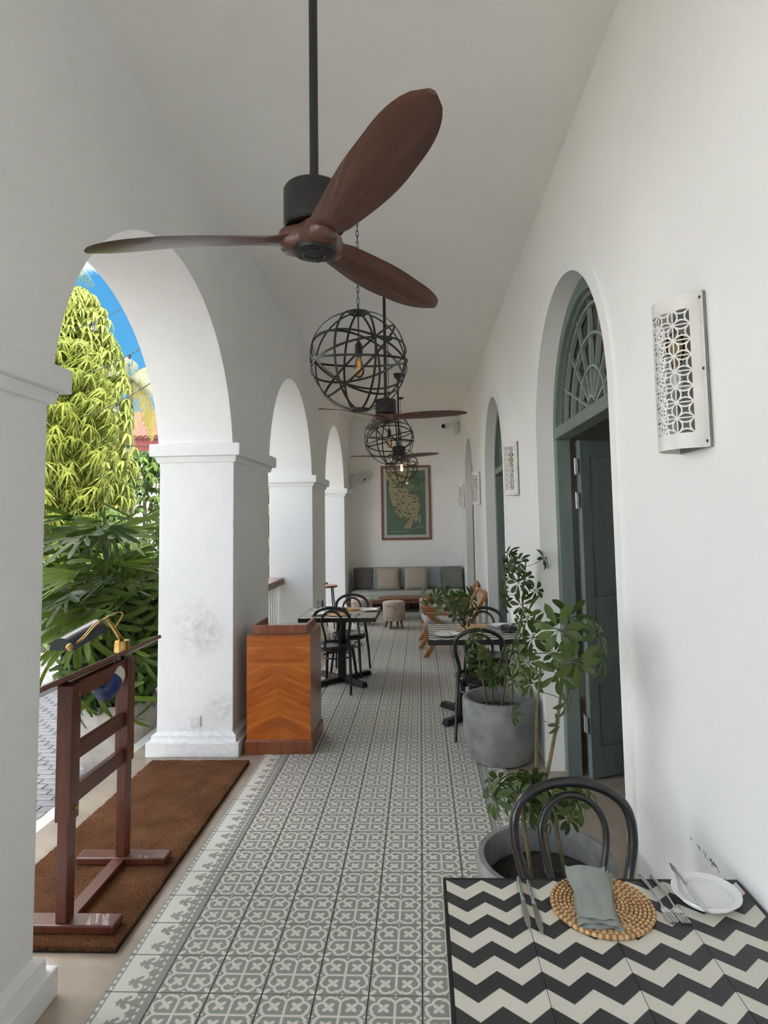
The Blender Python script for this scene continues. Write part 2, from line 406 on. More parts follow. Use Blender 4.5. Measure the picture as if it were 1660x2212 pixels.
def chevron_veneer():
    """book-matched slanting veneer below a plain cross-grained band"""
    m, n = newmat('lectern_veneer'); v = n.coord('Object'); x, y, z = n.sep(v)
    ax = n.m('ABSOLUTE', n.m('ADD', x, .0))
    t = n.m('ADD', z, n.m('MULTIPLY', ax, .48))
    band = n.m('GREATER_THAN', z, .66)
    t = n.m('ADD', n.m('MULTIPLY', t, n.m('SUBTRACT', 1.0, band)), n.m('MULTIPLY', z, band))
    cmb = n.node('ShaderNodeCombineXYZ'); n.link(n.m('MULTIPLY', ax, 1.2), cmb.inputs[0]); n.link(n.m('MULTIPLY', t, 14), cmb.inputs[2]); n.link(band, cmb.inputs[1])
    k = n.noise(cmb.outputs[0], 2.0, 6, .6); w = n.noise(v, 5, 3)
    k = n.m('ADD', n.m('MULTIPLY', k, .8), n.m('MULTIPLY', w, .2))
    c = n.ramp(k, [(.3, (.24,.042,.006)), (.5, (.41,.10,.009)), (.7, (.54,.185,.02))])
    d = n.node('ShaderNodeVectorMath', operation='DISTANCE'); n.link(n.mapping(v, (1, 1, 3.5)), d.inputs[0]); d.inputs[1].default_value = (.02, -.25, .23*3.5)
    c = n.mix(n.m('MULTIPLY', n.m('SUBTRACT', 1, n.m('DIVIDE', d.outputs['Value'], .17), clamp=True), .6), c, (.20,.06,.03))
    seam = n.m('MULTIPLY', n.m('LESS_THAN', ax, .0018), n.m('SUBTRACT', 1.0, band))
    c = n.mix(n.m('MULTIPLY', seam, .5), c, (.12,.03,.01))
    n.bsdf(c, .36, spec=.35, coat=.1, bump=k, bstr=.04); return m
chevron_veneer()
pm('black_metal', (.006,.006,.007), (.012,.012,.013), 12, .42, spec=.5)
pm('black_wood', (.006,.006,.0065), (.014,.013,.013), 10, .28, spec=.5, coat=.3)
pm('bronze_iron', (.014,.012,.010), (.028,.024,.020), 15, .5, spec=.4)
pm('hub_metal', (.018,.018,.020), (.03,.03,.032), 30, .45, metal=.4)
pm('brass', (.62,.40,.14), (.42,.25,.08), 12, .3, metal=1)
pm('steel', (.55,.55,.56), (.68,.68,.69), 9, .25, metal=1)
pm('hinge_steel', (.42,.41,.40), (.58,.57,.56), 30, .45, metal=.7)
pm('white_enamel', (.70,.69,.66), (.78,.77,.74), 12, .35, spec=.5)
pm('white_plastic', (.72,.72,.70), None, rough=.4)
pm('sconce_back', (.17,.17,.165), (.24,.24,.235), 8, .6)
pm('screw_rust', (.05,.02,.015), (.1,.05,.03), 40, .8)
pm('lens_black', (.004,.004,.005), None, rough=.1)
pm('door_paint', (.155,.195,.18), (.185,.23,.215), 5, .5, .1, 30, stretch=(4,4,.5))
pm('fan_bar_paint', (.25,.30,.275), (.30,.35,.32), 9, .5)
pm('concrete_grey', (.13,.135,.135), (.34,.345,.34), 5.5, .75, .35, 50, detail=7, lo=.3, hi=.72)
pm('concrete_pale', (.30,.27,.235), (.55,.51,.46), 4, .8, .4, 40, detail=8, lo=.3, hi=.72)
pm('soil', (.012,.009,.007), (.035,.026,.018), 30, .95, .8, 50)
pm('bark_green', (.10,.11,.045), (.20,.15,.085), 18, .8, .3, 40)
pm('stem_green', (.10,.16,.045), (.16,.22,.07), 14, .6)
pm('trunk_brown', (.10,.075,.05), (.2,.16,.11), 10, .9, .5, 30)
def leafmat(name, a, b, under=None, trans=.3, rough=.35, scale=6):
    m, n = newmat(name); oi = n.node('ShaderNodeObjectInfo').outputs['Random']; v = n.coord('Object')
    f = n.m('ADD', n.m('MULTIPLY', n.noise(v, scale, 3), .6), n.m('MULTIPLY', oi, .4))
    c = n.ramp(f, [(.25, a), (.75, b)])
    p = n.bsdf(c, rough, spec=.3)
    t = n.node('ShaderNodeBsdfTranslucent'); n.link(c, t.inputs[0]); mx = n.node('ShaderNodeMixShader'); mx.inputs[0].default_value = trans
    n.link(p.outputs[0], mx.inputs[1]); n.link(t.outputs[0], mx.inputs[2]); n.link(mx.outputs[0], n.out.inputs[0]); return m
leafmat('schefflera_leaf', (.035,.065,.018), (.11,.16,.04), trans=.3, rough=.35)
leafmat('rhapis_leaf', (.022,.050,.006), (.125,.19,.022), trans=.3, rough=.42)
leafmat('tree_leaf', (.09,.14,.025), (.36,.39,.09), trans=.35, rough=.5, scale=1.5)
leafmat('bamboo_leaf', (.15,.19,.022), (.30,.33,.06), trans=.4, rough=.5, scale=2)
leafmat('pale_frond', (.26,.28,.13), (.42,.42,.26), trans=.4, rough=.5, scale=2)
leafmat('hedge_leaf', (.05,.10,.02), (.16,.25,.05), trans=.3, rough=.5, scale=2)
leafmat('yellow_leaf', (.30,.25,.06), (.42,.36,.12), trans=.35, rough=.5, scale=2)
def coir():
    m, n = newmat('coir_pile'); v = n.coord('Object')
    f = n.noise(v, 130, 4, .75); g = n.noise(v, 5, 3)
    k = n.m('ADD', n.m('MULTIPLY', f, .75), n.m('MULTIPLY', g, .25))
    n.bsdf(n.ramp(k, [(.33, (.055,.022,.010)), (.5, (.155,.068,.030)), (.66, (.33,.17,.085))]), .95, spec=.1, bump=f, bstr=1.0, bdist=.01); return m
coir()
def weave(name, a, b, sc=90, rough=.9, bstr=.5):
    m, n = newmat(name); v = n.coord('Object'); x, y, z = n.sep(v)
    w = n.m('MULTIPLY', n.m('SINE', n.m('MULTIPLY', n.m('ADD', x, n.m('MULTIPLY', y, .4)), sc * 3)), n.m('SINE', n.m('MULTIPLY', n.m('ADD', z, n.m('MULTIPLY', y, .9)), sc * 3)))
    k = n.m('ADD', n.m('MULTIPLY', w, .22), n.noise(v, sc * .5, 4, .7))
    n.bsdf(n.ramp(k, [(.3, a), (.72, b)]), rough, spec=.15, bump=k, bstr=bstr, bdist=.004, sheen=.2); return m
weave('sofa_fabric', (.27,.28,.25), (.50,.51,.46), 60)
weave('dark_tweed', (.07,.063,.058), (.19,.175,.16), 55)
weave('green_tweed', (.13,.135,.11), (.27,.275,.235), 55)
weave('blue_grey_cloth', (.24,.285,.285), (.32,.37,.37), 120, bstr=.2)
weave('beige_cloth', (.36,.30,.235), (.46,.39,.31), 120, bstr=.2)
weave('stool_fabric', (.34,.27,.235), (.58,.49,.44), 45)
weave('grey_cushion', (.40,.375,.37), (.52,.495,.49), 100, bstr=.2)
weave('sage_linen', (.25,.28,.255), (.30,.33,.30), 600, bstr=.12)
weave('charcoal_linen', (.025,.028,.03), (.05,.055,.058), 140)
def cane():
    m, n = newmat('woven_cane'); v = n.coord('Object'); x, y, z = n.sep(v)
    w = n.m('MULTIPLY', n.m('SINE', n.m('MULTIPLY', x, 300)), n.m('SINE', n.m('MULTIPLY', z, 300)))
    n.bsdf(n.ramp(n.m('ADD', n.m('MULTIPLY', w, .5), .5), [(.35, (.30,.19,.11)), (.6, (.62,.47,.32))]), .6, bump=w, bstr=.4); return m
cane()
def rattan():
    m, n = newmat('rattan_coil'); v = n.coord('Object'); x, y, z = n.sep(v)
    ang = n.m('ARCTAN2', y, x); rr = n.m('SQRT', n.m('ADD', n.m('MULTIPLY', x, x), n.m('MULTIPLY', y, y)))
    ring = n.m('ROUND', n.m('DIVIDE', rr, .0105))
    w = n.m('SINE', n.m('MULTIPLY', n.m('ADD', ang, n.m('MULTIPLY', ring, .37)), n.m('MULTIPLY', n.m('ADD', ring, 1), 4.0)))
    k = n.m('ADD', n.m('MULTIPLY', w, .3), n.noise(v, 60, 3))
    n.bsdf(n.ramp(k, [(.25, (.28,.14,.05)), (.45, (.55,.33,.15)), (.75, (.70,.47,.24))]), .5, bump=w, bstr=.35, bdist=.003); return m
rattan()
pm('china', (.80,.80,.79), None, rough=.12, spec=.6, coat=.4)
def glassy(name, col, rough=.02, alpha=.15, ior=1.45):
    """thin pane: mostly see-through, with its own reflection"""
    m, n = newmat(name); g = n.node('ShaderNodeBsdfGlossy'); g.inputs['Roughness'].default_value = rough; g.inputs[0].default_value = (1,1,1,1)
    t = n.node('ShaderNodeBsdfTransparent'); t.inputs[0].default_value = (*col, 1)
    lw = n.node('ShaderNodeFresnel'); lw.inputs[0].default_value = ior
    mx = n.node('ShaderNodeMixShader'); n.link(n.m('ADD', lw.outputs[0], alpha * .2), mx.inputs[0]); n.link(t.outputs[0], mx.inputs[1]); n.link(g.outputs[0], mx.inputs[2])
    n.link(mx.outputs[0], n.out.inputs[0]); return m
glassy('clear_glass', (.93,.94,.93)); glassy('picture_glass', (.97,.97,.97), .03, 0, 1.12); glassy('amber_glass', (.95,.78,.50)); glassy('fanlight_glass', (.55,.57,.55), .06, .6)
m, n = newmat('filament'); n.bsdf((.5,.2,.05), .4, emis=(1.0,.45,.12), estr=.25)
pm('map_green', (.075,.155,.09), (.11,.205,.125), 7, .35)
pm('map_land', (.36,.32,.18), (.46,.41,.25), 9, .4)
pm('map_ink', (.045,.07,.04), None, rough=.5)
pm('map_pale', (.55,.53,.36), None, rough=.5)
pm('map_mount', (.62,.61,.64), None, rough=.6)
pm('lamp_black', (.022,.025,.03), None, rough=.3, spec=.5)
pm('cup_blue', (.008,.025,.12), (.015,.045,.17), 8, .3)
pm('paper_white', (.66,.66,.62), (.72,.72,.69), 10, .6)
pm('roof_tile_red', (.17,.07,.05), (.27,.12,.09), 14, .8)
pm('fascia_red', (.13,.022,.022), (.18,.035,.03), 7, .6)
pm('window_dark', (.02,.022,.025), None, rough=.15)
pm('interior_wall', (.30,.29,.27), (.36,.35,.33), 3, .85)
pm('cable_dark', (.03,.05,.05), None, rough=.6)
# ================================================================== THE SETTING
WX = 1.892; AX = -.437; AO = -1.03; CEIL = 3.90; YN = -5.9; YB = 12.80; TOPZ = 4.5; ROOMX = 5.6
ARC_Y = [3.567 + 3.55 * k for k in range(0, 3)]; COLUMN_Y = [1.792, 5.342, 8.892, 12.442]
ARC_R = 1.1987; ARC_Z = 2.215; SPRING = 2.388; HALF = .557
def struct(o, label, cat): return tag(o, label, cat, kind='structure')

# floor slab with the tile carpet laid on it
fl = MB().box(-1.22, ROOMX, YN, YB, -.45, 0).build('floor', MATS['cement_floor']); struct(fl, 'polished brown cement veranda floor carrying a carpet of patterned tiles', 'floor')
TS = .2; T0 = .0176
def tile_mesh(name, mat):
    b = MB(); h = .0984; z = .006; c = .0974
    b.add([(-c,-c,z),(c,-c,z),(c,c,z),(-c,c,z),(-h,-h,z-.002),(h,-h,z-.002),(h,h,z-.002),(-h,h,z-.002),(-h,-h,0),(h,-h,0),(h,h,0),(-h,h,0)],
          [(0,1,2,3)] + [(4+i, 4+(i+1)%4, (i+1)%4, i) for i in range(4)] + [(8+i, 8+(i+1)%4, 4+(i+1)%4, 4+i) for i in range(4)],
          [[(0.01,0.01),(.99,0.01),(.99,.99),(0.01,.99)]] + [[(.02,.30) if 'clover' in name else (.97,.5)]*4]*8)
    return b.mesh(name, MATS[mat], smooth=0)
tm_f = tile_mesh('clover_tile', 'floor_tile_clover'); tm_b = tile_mesh('border_tile', 'floor_tile_border')
MB().box(-.2, 1.6, T0 - 12*TS, YB, .0003, .002).build('grout_bed', MATS['grout'], fl, smooth=0)
rest_f = MB(); rest_b = MB()
def flat_tile(b, x, y, flip):
    c = .0975; z = .0055; q = [(0.01,0.01),(.99,0.01),(.99,.99),(0.01,.99)]
    if flip: q = [(1-a, 1-b_) for a, b_ in q]
    b.add([(x-c,y-c,z),(x+c,y-c,z),(x+c,y+c,z),(x-c,y+c,z)], [(0,1,2,3)], [q])
for j in range(-12, 64):
    y = T0 + (j + .5) * TS
    if y + TS / 2 > YB: break
    near = 9 <= j <= 36                      # rows that show large enough to be told apart
    for i in range(-1, 8):
        x = (i + .5) * TS; edge = i in (-1, 7)
        if near:
            o = inst(tm_b if edge else tm_f, fl, (x, y, 0), rot=(0, 0, PI) if i == 7 else None, name='border_tile' if edge else 'clover_tile')
        else: flat_tile(rest_b if edge else rest_f, x, y, i == 7)
NORMALS[0] = False
o = rest_f.build('clover_tiling', MATS['floor_tile_clover'], fl, smooth=0); o['kind'] = 'stuff'
o = rest_b.build('border_tiling', MATS['floor_tile_border'], fl, smooth=0); o['kind'] = 'stuff'
NORMALS[0] = True
MB().box(-1.34, -1.22, YN, YB, -.45, -.02).build('trim_1', MATS['kerb_paint'], smooth=0, bevel=.01); struct(bpy.data.objects['trim_1'], 'pale painted kerb along the outer edge of the veranda floor', 'kerb')

# ceiling slab and roof
o = MB().box(AX, ROOMX, YN, YB, CEIL, CEIL + .25).build('ceiling', MATS['ceiling_plaster'], smooth=0); struct(o, 'plain white plastered veranda ceiling', 'ceiling')
o = MB().box(-2.05, ROOMX + .2, YN - .2, YB + .3, TOPZ, TOPZ + .2).build('roof', MATS['outer_plaster'], smooth=0); struct(o, 'roof slab over the veranda building, with an unseen eave added to shade the columns', 'roof')  # deep eave is out of view, added to keep sky light off the columns

# arcade wall above the columns: arches cut through, curved cove to the ceiling
def arcade():
    b = MB(); ys = []
    c0 = 0
    for cy in ARC_Y:
        half = math.sqrt(ARC_R**2 - (SPRING - ARC_Z)**2); a0 = math.asin((SPRING - ARC_Z) / ARC_R)
        N = 40
        ys.append((cy - half, None))
        for k in range(N + 1):
            a = PI - a0 - (PI - 2*a0) * k / N
            ys.append((cy + ARC_R * math.cos(a), ARC_Z + ARC_R * math.sin(a)))
        ys.append((cy + half, None))
    st = [(YN, 3.45), (COLUMN_Y[0] - HALF, 3.45), (COLUMN_Y[0] - HALF, SPRING)]      # unseen flat-headed bay beside the viewer, made up to let in more daylight
    for y, z in ys: st.append((y, SPRING if z is None else z))
    st.append((YB + .3, SPRING))
    CV = .13; cove = [(CEIL - CV + CV * math.sin(t), AX + CV * (1 - math.cos(t))) for t in [PI/2 * k / 6 for k in range(7)]]
    prof = []
    for y, z in st:
        col = [(AO, y, TOPZ), (AO, y, z), (AX, y, z), (AX, y, CEIL - CV - .015)] + [(AX + (x - AX), y, zz) for zz, x in cove] + [(AX - .02, y, CEIL + .02)]
        prof.append(col)
    n = len(prof[0]); pts = [p for c in prof for p in c]
    b.add(pts, [(j*n+i, j*n+i+1, (j+1)*n+i+1, (j+1)*n+i) for j in range(len(prof)-1) for i in range(n-1)])
    return b.build('wall_left', MATS['arcade_plaster'], smooth=40)
struct(arcade(), 'white arcade wall with tall round arches open to the garden', 'wall')

# right wall with arched doorways and their raised surrounds
DOOR_Y = [3.62, 7.17, 10.72]; DR = .855; DZ = 2.31; DT = 2.12
def doorwall():
    b = MB(); st = [(YN, 0)]
    for cy in DOOR_Y:
        st += [(cy - DR, 0), (cy - DR, DZ)]
        st += [(cy - DR * math.cos(PI * k / 90), DZ + DR * math.sin(PI * k / 90)) for k in range(1, 90)]
        st += [(cy + DR, DZ), (cy + DR, 0)]
    st.append((YB, 0))
    pts = []
    for y, z in st: pts += [(WX, y, TOPZ), (WX, y, z), (DT, y, z), (DT, y, TOPZ)]
    fs = []
    for j in range(len(st) - 1):
        a, c = j * 4, (j + 1) * 4
        if abs(st[j][0] - st[j+1][0]) > 1e-6: fs += [(a, a+1, c+1, c), (a+2, a+3, c+3, c+2)]
        if not (st[j][1] == 0 and st[j+1][1] == 0): fs.append((a+1, a+2, c+2, c+1))
    b.add(pts, fs); return b.build('wall_right', MATS['wall_plaster'], smooth=0)
struct(doorwall(), 'white plastered wall with arched doorways on the right', 'wall')
for k, cy in enumerate(DOOR_Y):
    b = MB(); w = .095; d = .014
    path = [(-DR, 0.0)] + [(-DR * math.cos(PI*i/36), None) for i in range(37)] + [(DR, 0.0)]
    ring = []
    for i in range(39):
        if i == 0: ring.append(((-1, 0), 0))
        elif i == 38: ring.append(((1, 0), 0))
        else:
            a = PI * (i - 1) / 36; ring.append(((-math.cos(a), math.sin(a)), DZ))
    pts = []
    for (ny, nz), z0 in ring:
        for rr, x in ((DR, WX), (DR, WX - d), (DR + w - .008, WX - d), (DR + w, WX - d * .3), (DR + w, WX)):
            pts.append((x, cy + ny * rr, z0 + nz * rr))
    b.add(pts, [(j*5+i, j*5+i+1, (j+1)*5+i+1, (j+1)*5+i) for j in range(38) for i in range(4)])
    o = b.build('trim_%d' % (k + 2), MATS['wall_plaster'], smooth=20)
    struct(o, ['raised white plaster surround of the nearest arched doorway', 'raised white plaster surround of the middle arched doorway', 'raised white plaster surround of the farthest arched doorway'][k], 'door surround')
o = MB().box(AX - .3, ROOMX, YB, YB + .25, 0, TOPZ).build('wall_back', MATS['wall_plaster'], smooth=0); struct(o, 'plain white end wall behind the sofa', 'wall')
o = MB().box(AO, ROOMX, YN - .2, YN, 0, TOPZ).build('wall_near', MATS['wall_plaster'], smooth=0); struct(o, 'unseen white end wall behind the viewer, added to block light from that end', 'wall')  # added out of view so that no light enters from the near end
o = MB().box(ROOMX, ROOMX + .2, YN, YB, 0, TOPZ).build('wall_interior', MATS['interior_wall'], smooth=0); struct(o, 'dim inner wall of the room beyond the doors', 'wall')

# arched door sets: frame, fan light, folding leaves
def door_set(k, cy):
    t = thing('door_%d' % (k + 1), ['nearest grey-green arched door, folded open beneath its spoked fanlight', 'middle grey-green arched door with spoked fanlight', 'farthest grey-green arched door near the sofa'][k], 'door', (0, cy, 0), 0, kind='structure')
    X0, X1 = 2.0, 2.10; r = DR - .002; fw = .085; TZ = 2.315; TH = .075
    def arc_band(r0, r1, x0, x1, zc, a0=0, a1=PI, N=32):
        b = MB(); pts = []
        for i in range(N + 1):
            a = a0 + (a1 - a0) * i / N
            for rr, x in ((r0, x0), (r1, x0), (r1, x1), (r0, x1)): pts.append((x, -rr * math.cos(a), zc + rr * math.sin(a)))
        b.add(pts, [(j*4+i, j*4+(i+1)%4, (j+1)*4+(i+1)%4, (j+1)*4+i) for j in range(N) for i in range(4)] + [(0,1,2,3), (N*4, N*4+3, N*4+2, N*4+1)])
        return b
    P = MATS['door_paint']
    for s in (-1, 1):
        MB().box(X0, X1, min(s*(r-fw), s*r), max(s*(r-fw), s*r), 0, DZ).build('jamb', P, t, bevel=.006)
    arc_band(r - fw, r, X0, X1, DZ).build('arched_head', P, t)
    arc_band(r - fw - .03, r - fw, X0 + .03, X1, DZ).build('inner_bead', P, t)
    MB().box(X0 - .01, X1, -(r-fw), r-fw, TZ, TZ + TH).build('transom', P, t, bevel=.005)
    fz = TZ + TH; ri = r - fw - .02
    def pt(a, rr, x): return (x, -rr * math.cos(a), fz + rr * math.sin(a) * .94)
    for a in [PI * q / 8 for q in range(1, 8)]:
        big = ri * 1.0
        if a in ():
            continue
        MB().bar(pt(a, .08, X0 + .055), pt(a, big, X0 + .055), .016, .022, (1,0,0)).build('glazing_bar', MATS['fan_bar_paint'], t)
    for rr in (.085, .27, .47, .655):
        b = MB(); pts = []
        N = 28
        for i in range(N + 1):
            a = PI * i / N
            for r_, x in ((rr-.009, X0+.04), (rr+.009, X0+.04), (rr+.009, X0+.066), (rr-.009, X0+.066)): pts.append(pt(a, r_, x))
        b.add(pts, [(j*4+i, j*4+(i+1)%4, (j+1)*4+(i+1)%4, (j+1)*4+i) for j in range(N) for i in range(4)])
        b.build('glazing_arc', MATS['fan_bar_paint'], t)
    b = MB(); N = 24; rg = ri + .01
    b.add([(X0 + .07, -rg * math.cos(PI*i/N), DZ + .02 + rg * math.sin(PI*i/N)) for i in range(N + 1)], [tuple(range(N + 1))])
    b.build('fanlight_pane', MATS['fanlight_glass'], t, smooth=0)
    # two folded leaves standing at the far jamb, opened inward
    L = .40; H = TZ - .03; th = .042
    for q, (y0, ang) in enumerate(((.72, 20), (.795, 20))):
        lf = bpy.data.objects.new('leaf', None); COL.objects.link(lf); lf.parent = t; lf.location = (2.14 + .012*q, y0, .012); lf.rotation_euler = (0, 0, R(ang))
        fr = MB(); sw = .075
        fr.box(0, sw, -th/2, th/2, 0, H).box(L - sw, L, -th/2, th/2, 0, H)
        zs = [(0, .20), (.62, .70), (1.12, 1.20), (1.62, 1.70), (H - .11, H)]
        for z0, z1 in zs: fr.box(sw, L - sw, -th/2, th/2, z0, z1)
        fr.build('leaf_frame', P, lf, smooth=0)
        for (a0, a1), (b0, b1) in zip(zs[:-1], zs[1:]):
            MB().box(sw, L - sw, -.008, .008, a1, b0).build('leaf_panel', P, lf, smooth=0)
    for hz in (.30, 1.82, 2.06):
        h = thing('hinge', '', ''); del h['label']; del h['category']; h.parent = t; h.location = (2.128, .752, hz)
        MB().box(-.004, .002, -.052, -.006, 0, .11).build('hinge_plate', MATS['hinge_steel'], h, smooth=0)
        MB().box(-.004, .002, .006, .06, 0, .11).build('hinge_plate', MATS['hinge_steel'], h, smooth=0)
        MB().cyl((-.006, 0, 0), (-.006, 0, .115), .0065, n=10).build('hinge_pin', MATS['hinge_steel'], h)
    return t
for k, cy in enumerate(DOOR_Y): door_set(k, cy)

# columns
def column(cy, label):
    t = thing('column', label, 'column', ((AX + AO) / 2, cy, 0), 0, 'white arcade columns')
    hx = (AX - AO) / 2; P = MATS['scuffed_plaster' if 'scuffed' in label else 'column_plaster']
    MB().box(-hx, hx, -HALF, HALF, .16, 2.25).build('shaft', P, t, smooth=0, bevel=.006)
    MB().box(-hx-.062, hx+.062, -HALF-.06, HALF+.06, 0, .107).build('plinth', P, t, smooth=0, bevel=.006)
    b = MB(); b.frustum((-hx-.032, hx+.032, -HALF-.03, HALF+.03, .107), (-hx-.03, hx+.03, -HALF-.028, HALF+.028, .15)).frustum((-hx-.03, hx+.03, -HALF-.028, HALF+.028, .15), (-hx, hx, -HALF, HALF, .172))
    b.build('base_moulding', P, t, smooth=0)
    b = MB(); b.frustum((-hx-.018, hx+.018, -HALF-.018, HALF+.018, 2.242), (-hx-.03, hx+.03, -HALF-.03, HALF+.03, 2.29))
    b.build('neck_moulding', P, t, smooth=0, bevel=.004)
    MB().box(-hx-.064, hx+.064, -HALF-.06, HALF+.06, 2.29, SPRING).build('capital', P, t, smooth=0, bevel=.006)
    return t
for cy, lb in zip(COLUMN_Y, ['grey-shaded white column at the left frame edge, beside the menu stand', 'broad white column behind the wooden lectern, with a scuffed face', 'white column between lectern and zigzag-topped table, meeting the railing', 'farthest white column, at the left end of the sofa']): column(cy, lb)

# ---- courtyard outside
gz = -.42
g = MB().box(-40, -1.34, -30, 60, gz - .3, gz).build('ground', MATS['gravel'], smooth=0); struct(g, 'courtyard ground, dark stone setts edged by pale gravel', 'ground')
MB().box(-5.3, -1.34, 1.5, 12.7, gz, gz + .004).build('joint_bed', MATS['sand_joint'], g, smooth=0)
pm_mesh = MB().frustum((-.096, .096, -.046, .046, 0), (-.092, .092, -.042, .042, .012)).mesh('paver', MATS['paver_stone'], smooth=0)
rest = MB(); cand = []
random.seed(5)
for j in range(0, 110):
    y = 1.6 + j * .1
    for i in range(0, 19):
        x = -1.45 - i * .2 - (.1 if j % 2 else 0)
        p = pix((x, y, gz))
        vis = p[2] > 0 and 78 < p[0] < 345 and 1455 < p[1] < 1740
        cand.append((0 if vis else 1, (x-CAM[0])**2 + (y)**2, x, y))
cand.sort()
for q, (vis, d, x, y) in enumerate(cand):
    if vis == 0 and q < 290:
        o = inst(pm_mesh, g, (x, y, gz), rot=(random.uniform(-.02,.02), random.uniform(-.02,.02), random.uniform(-.015,.015)), name='paver')
    else: rest.frustum((x-.096, x+.096, y-.046, y+.046, gz), (x-.092, x+.092, y-.042, y+.042, gz+.012))
o = rest.build('paving', MATS['paver_stone'], g, smooth=0); o['kind'] = 'stuff'
# ================================================================== CEILING FANS
def blade_mesh():
    """propeller blade along +x: thin root, broad rounded end, twisted; local length .72"""
    b = MB(); N = 26; pts = []
    for i in range(N + 1):
        t = i / N; x = .055 + t * .665
        w = .046 * (1 - t) ** 2.2 + .072 * (math.sin(min(1, t * 1.5 + .10) * PI * .5) ** 1.4)
        if t > .70: w *= max(.03, (1 - ((t - .70) / .302) ** 2.2)) ** .5
        tw = R(-17) * (1 - .45 * t) if t > .12 else R(-17) * (t / .12) * (1 - .45 * t)
        th = .011 * (1 - .55 * t); z0 = .012 * math.sin(t * PI) ; cy = .022 * math.sin(t * PI * .9)
        for s, h in ((-1, 0), (-.5, th), (.5, th), (1, 0), (.5, -th), (-.5, -th)):
            yy = cy + s * w; pts.append((x, yy * math.cos(tw) - h * math.sin(tw), z0 + yy * math.sin(tw) + h * math.cos(tw)))
    b.add(pts, [(j*6+i, j*6+(i+1)%6, (j+1)*6+(i+1)%6, (j+1)*6+i) for j in range(N) for i in range(6)] + [tuple(range(6))[::-1], tuple(N*6+k for k in range(6))])
    return b.mesh('blade', MATS['fan_blade_wood'], 60)
BLADE = blade_mesh()
def ceiling_fan(loc, zb, ang, label, first=[None]):
    t = thing('ceiling_fan', label, 'ceiling fan', (loc[0], loc[1], zb), 0, 'ceiling fans along the veranda')
    top = CEIL - zb
    MB().cyl((0,0,.17), (0,0,top - .05), .0135, n=14).build('down_rod', MATS['black_metal'], t)
    MB().lathe([(.018,.215),(.028,.20),(.045,.185)], n=20).build('rod_collar', MATS['black_metal'], t)
    MB().lathe([(.0,top-.075),(.03,top-.075),(.05,top-.06),(.062,top-.02),(.064,top)], n=24).build('ceiling_cup', MATS['black_metal'], t)
    MB().lathe([(.088,.062),(.093,.068),(.093,.178),(.088,.186),(.03,.187)], n=36).build('motor', MATS['black_metal'], t)
    # three-lobed wooden hub
    b = MB(); N = 60; rows = [(.60, .062), (.95, .055), (1.0, .036), (.97, .010), (.86, -.004), (.60, -.008)]; pts = []
    for s, z in rows:
        for k in range(N):
            a = 2*PI*k/N; r = .092 + .022 * math.cos(3 * a); pts.append((r*s*math.cos(a), r*s*math.sin(a), z))
    m = len(rows)
    b.add(pts, [(j*N+k, j*N+(k+1)%N, (j+1)*N+(k+1)%N, (j+1)*N+k) for j in range(m-1) for k in range(N)] + [tuple(range(N)), tuple((m-1)*N+k for k in range(N))])
    h = b.build('hub', MATS['fan_blade_wood'], t, 50); h.rotation_euler = (0, 0, R(ang))
    c = MB().lathe([(.0,-.018),(.055,-.018),(.064,-.014),(.066,-.004),(.066,0)], n=36).build('hub_cap', MATS['hub_metal'], t)
    MB().lathe([(.030,-.0185),(.0325,-.0215),(.035,-.0185)], n=28, closed=True).build('cap_ring', MATS['black_metal'], c)
    for k in range(5):
        a = 2*PI*k/5 + .3; MB().lathe([(0,-.0205),(.0045,-.02),(.005,-.017)], (.048*math.cos(a), .048*math.sin(a), 0), 8).build('screw', MATS['black_metal'], c)
    for k in range(3):
        o = inst(BLADE, t, (0, 0, .028), rot=(0, 0, R(ang + 120*k)), name='blade')
    return t
ceiling_fan((.722, 1.80), 2.585, 178, 'nearest ceiling fan, brown wooden blades spread large across the view')
ceiling_fan((.742, 5.35), 2.63, 105, 'middle ceiling fan, hanging between two wire globe pendants')
ceiling_fan((.735, 8.90), 2.640, 80, 'farthest and smallest ceiling fan, in front of the framed map')

# ================================================================== WIRE GLOBE PENDANTS
def ring_mesh(r, w, th, name):
    b = MB(); N = 56; pts = []
    for k in range(N):
        a = 2*PI*k/N
        for rr, z in ((r-th/2,-w/2),(r+th/2,-w/2),(r+th/2,w/2),(r-th/2,w/2)): pts.append((rr*math.cos(a), rr*math.sin(a), z))
    b.add(pts, [(k*4+i, k*4+(i+1)%4, ((k+1)%N)*4+(i+1)%4, ((k+1)%N)*4+i) for k in range(N) for i in range(4)])
    return b.mesh(name, MATS['bronze_iron'], 50)
ORB_R = .296
RING = ring_mesh(ORB_R, .013, .004, 'ring'); RING_IN = ring_mesh(ORB_R - .006, .013, .004, 'ring'); CAPRING = ring_mesh(.052, .012, .006, 'cap_ring')
def link_mesh():
    b = MB(); p = []
    for k in range(14):
        a = 2*PI*k/14; p.append((.007*math.cos(a), 0, .0155*math.sin(a) + (.006 if math.sin(a) > 0 else -.006)))
    b.tube(p, .0022, 5, closed=True); return b.mesh('chain_link', MATS['bronze_iron'], 60)
LINK = link_mesh()
def bulb_light(parent, loc, watts):
    if not watts: return
    ld = bpy.data.lights.new('bulb_light', 'POINT'); ld.energy = watts; ld.color = (1.0, .74, .52); ld.shadow_soft_size = .03
    lo = bpy.data.objects.new('bulb_light', ld); COL.objects.link(lo); lo.parent = parent; lo.location = loc
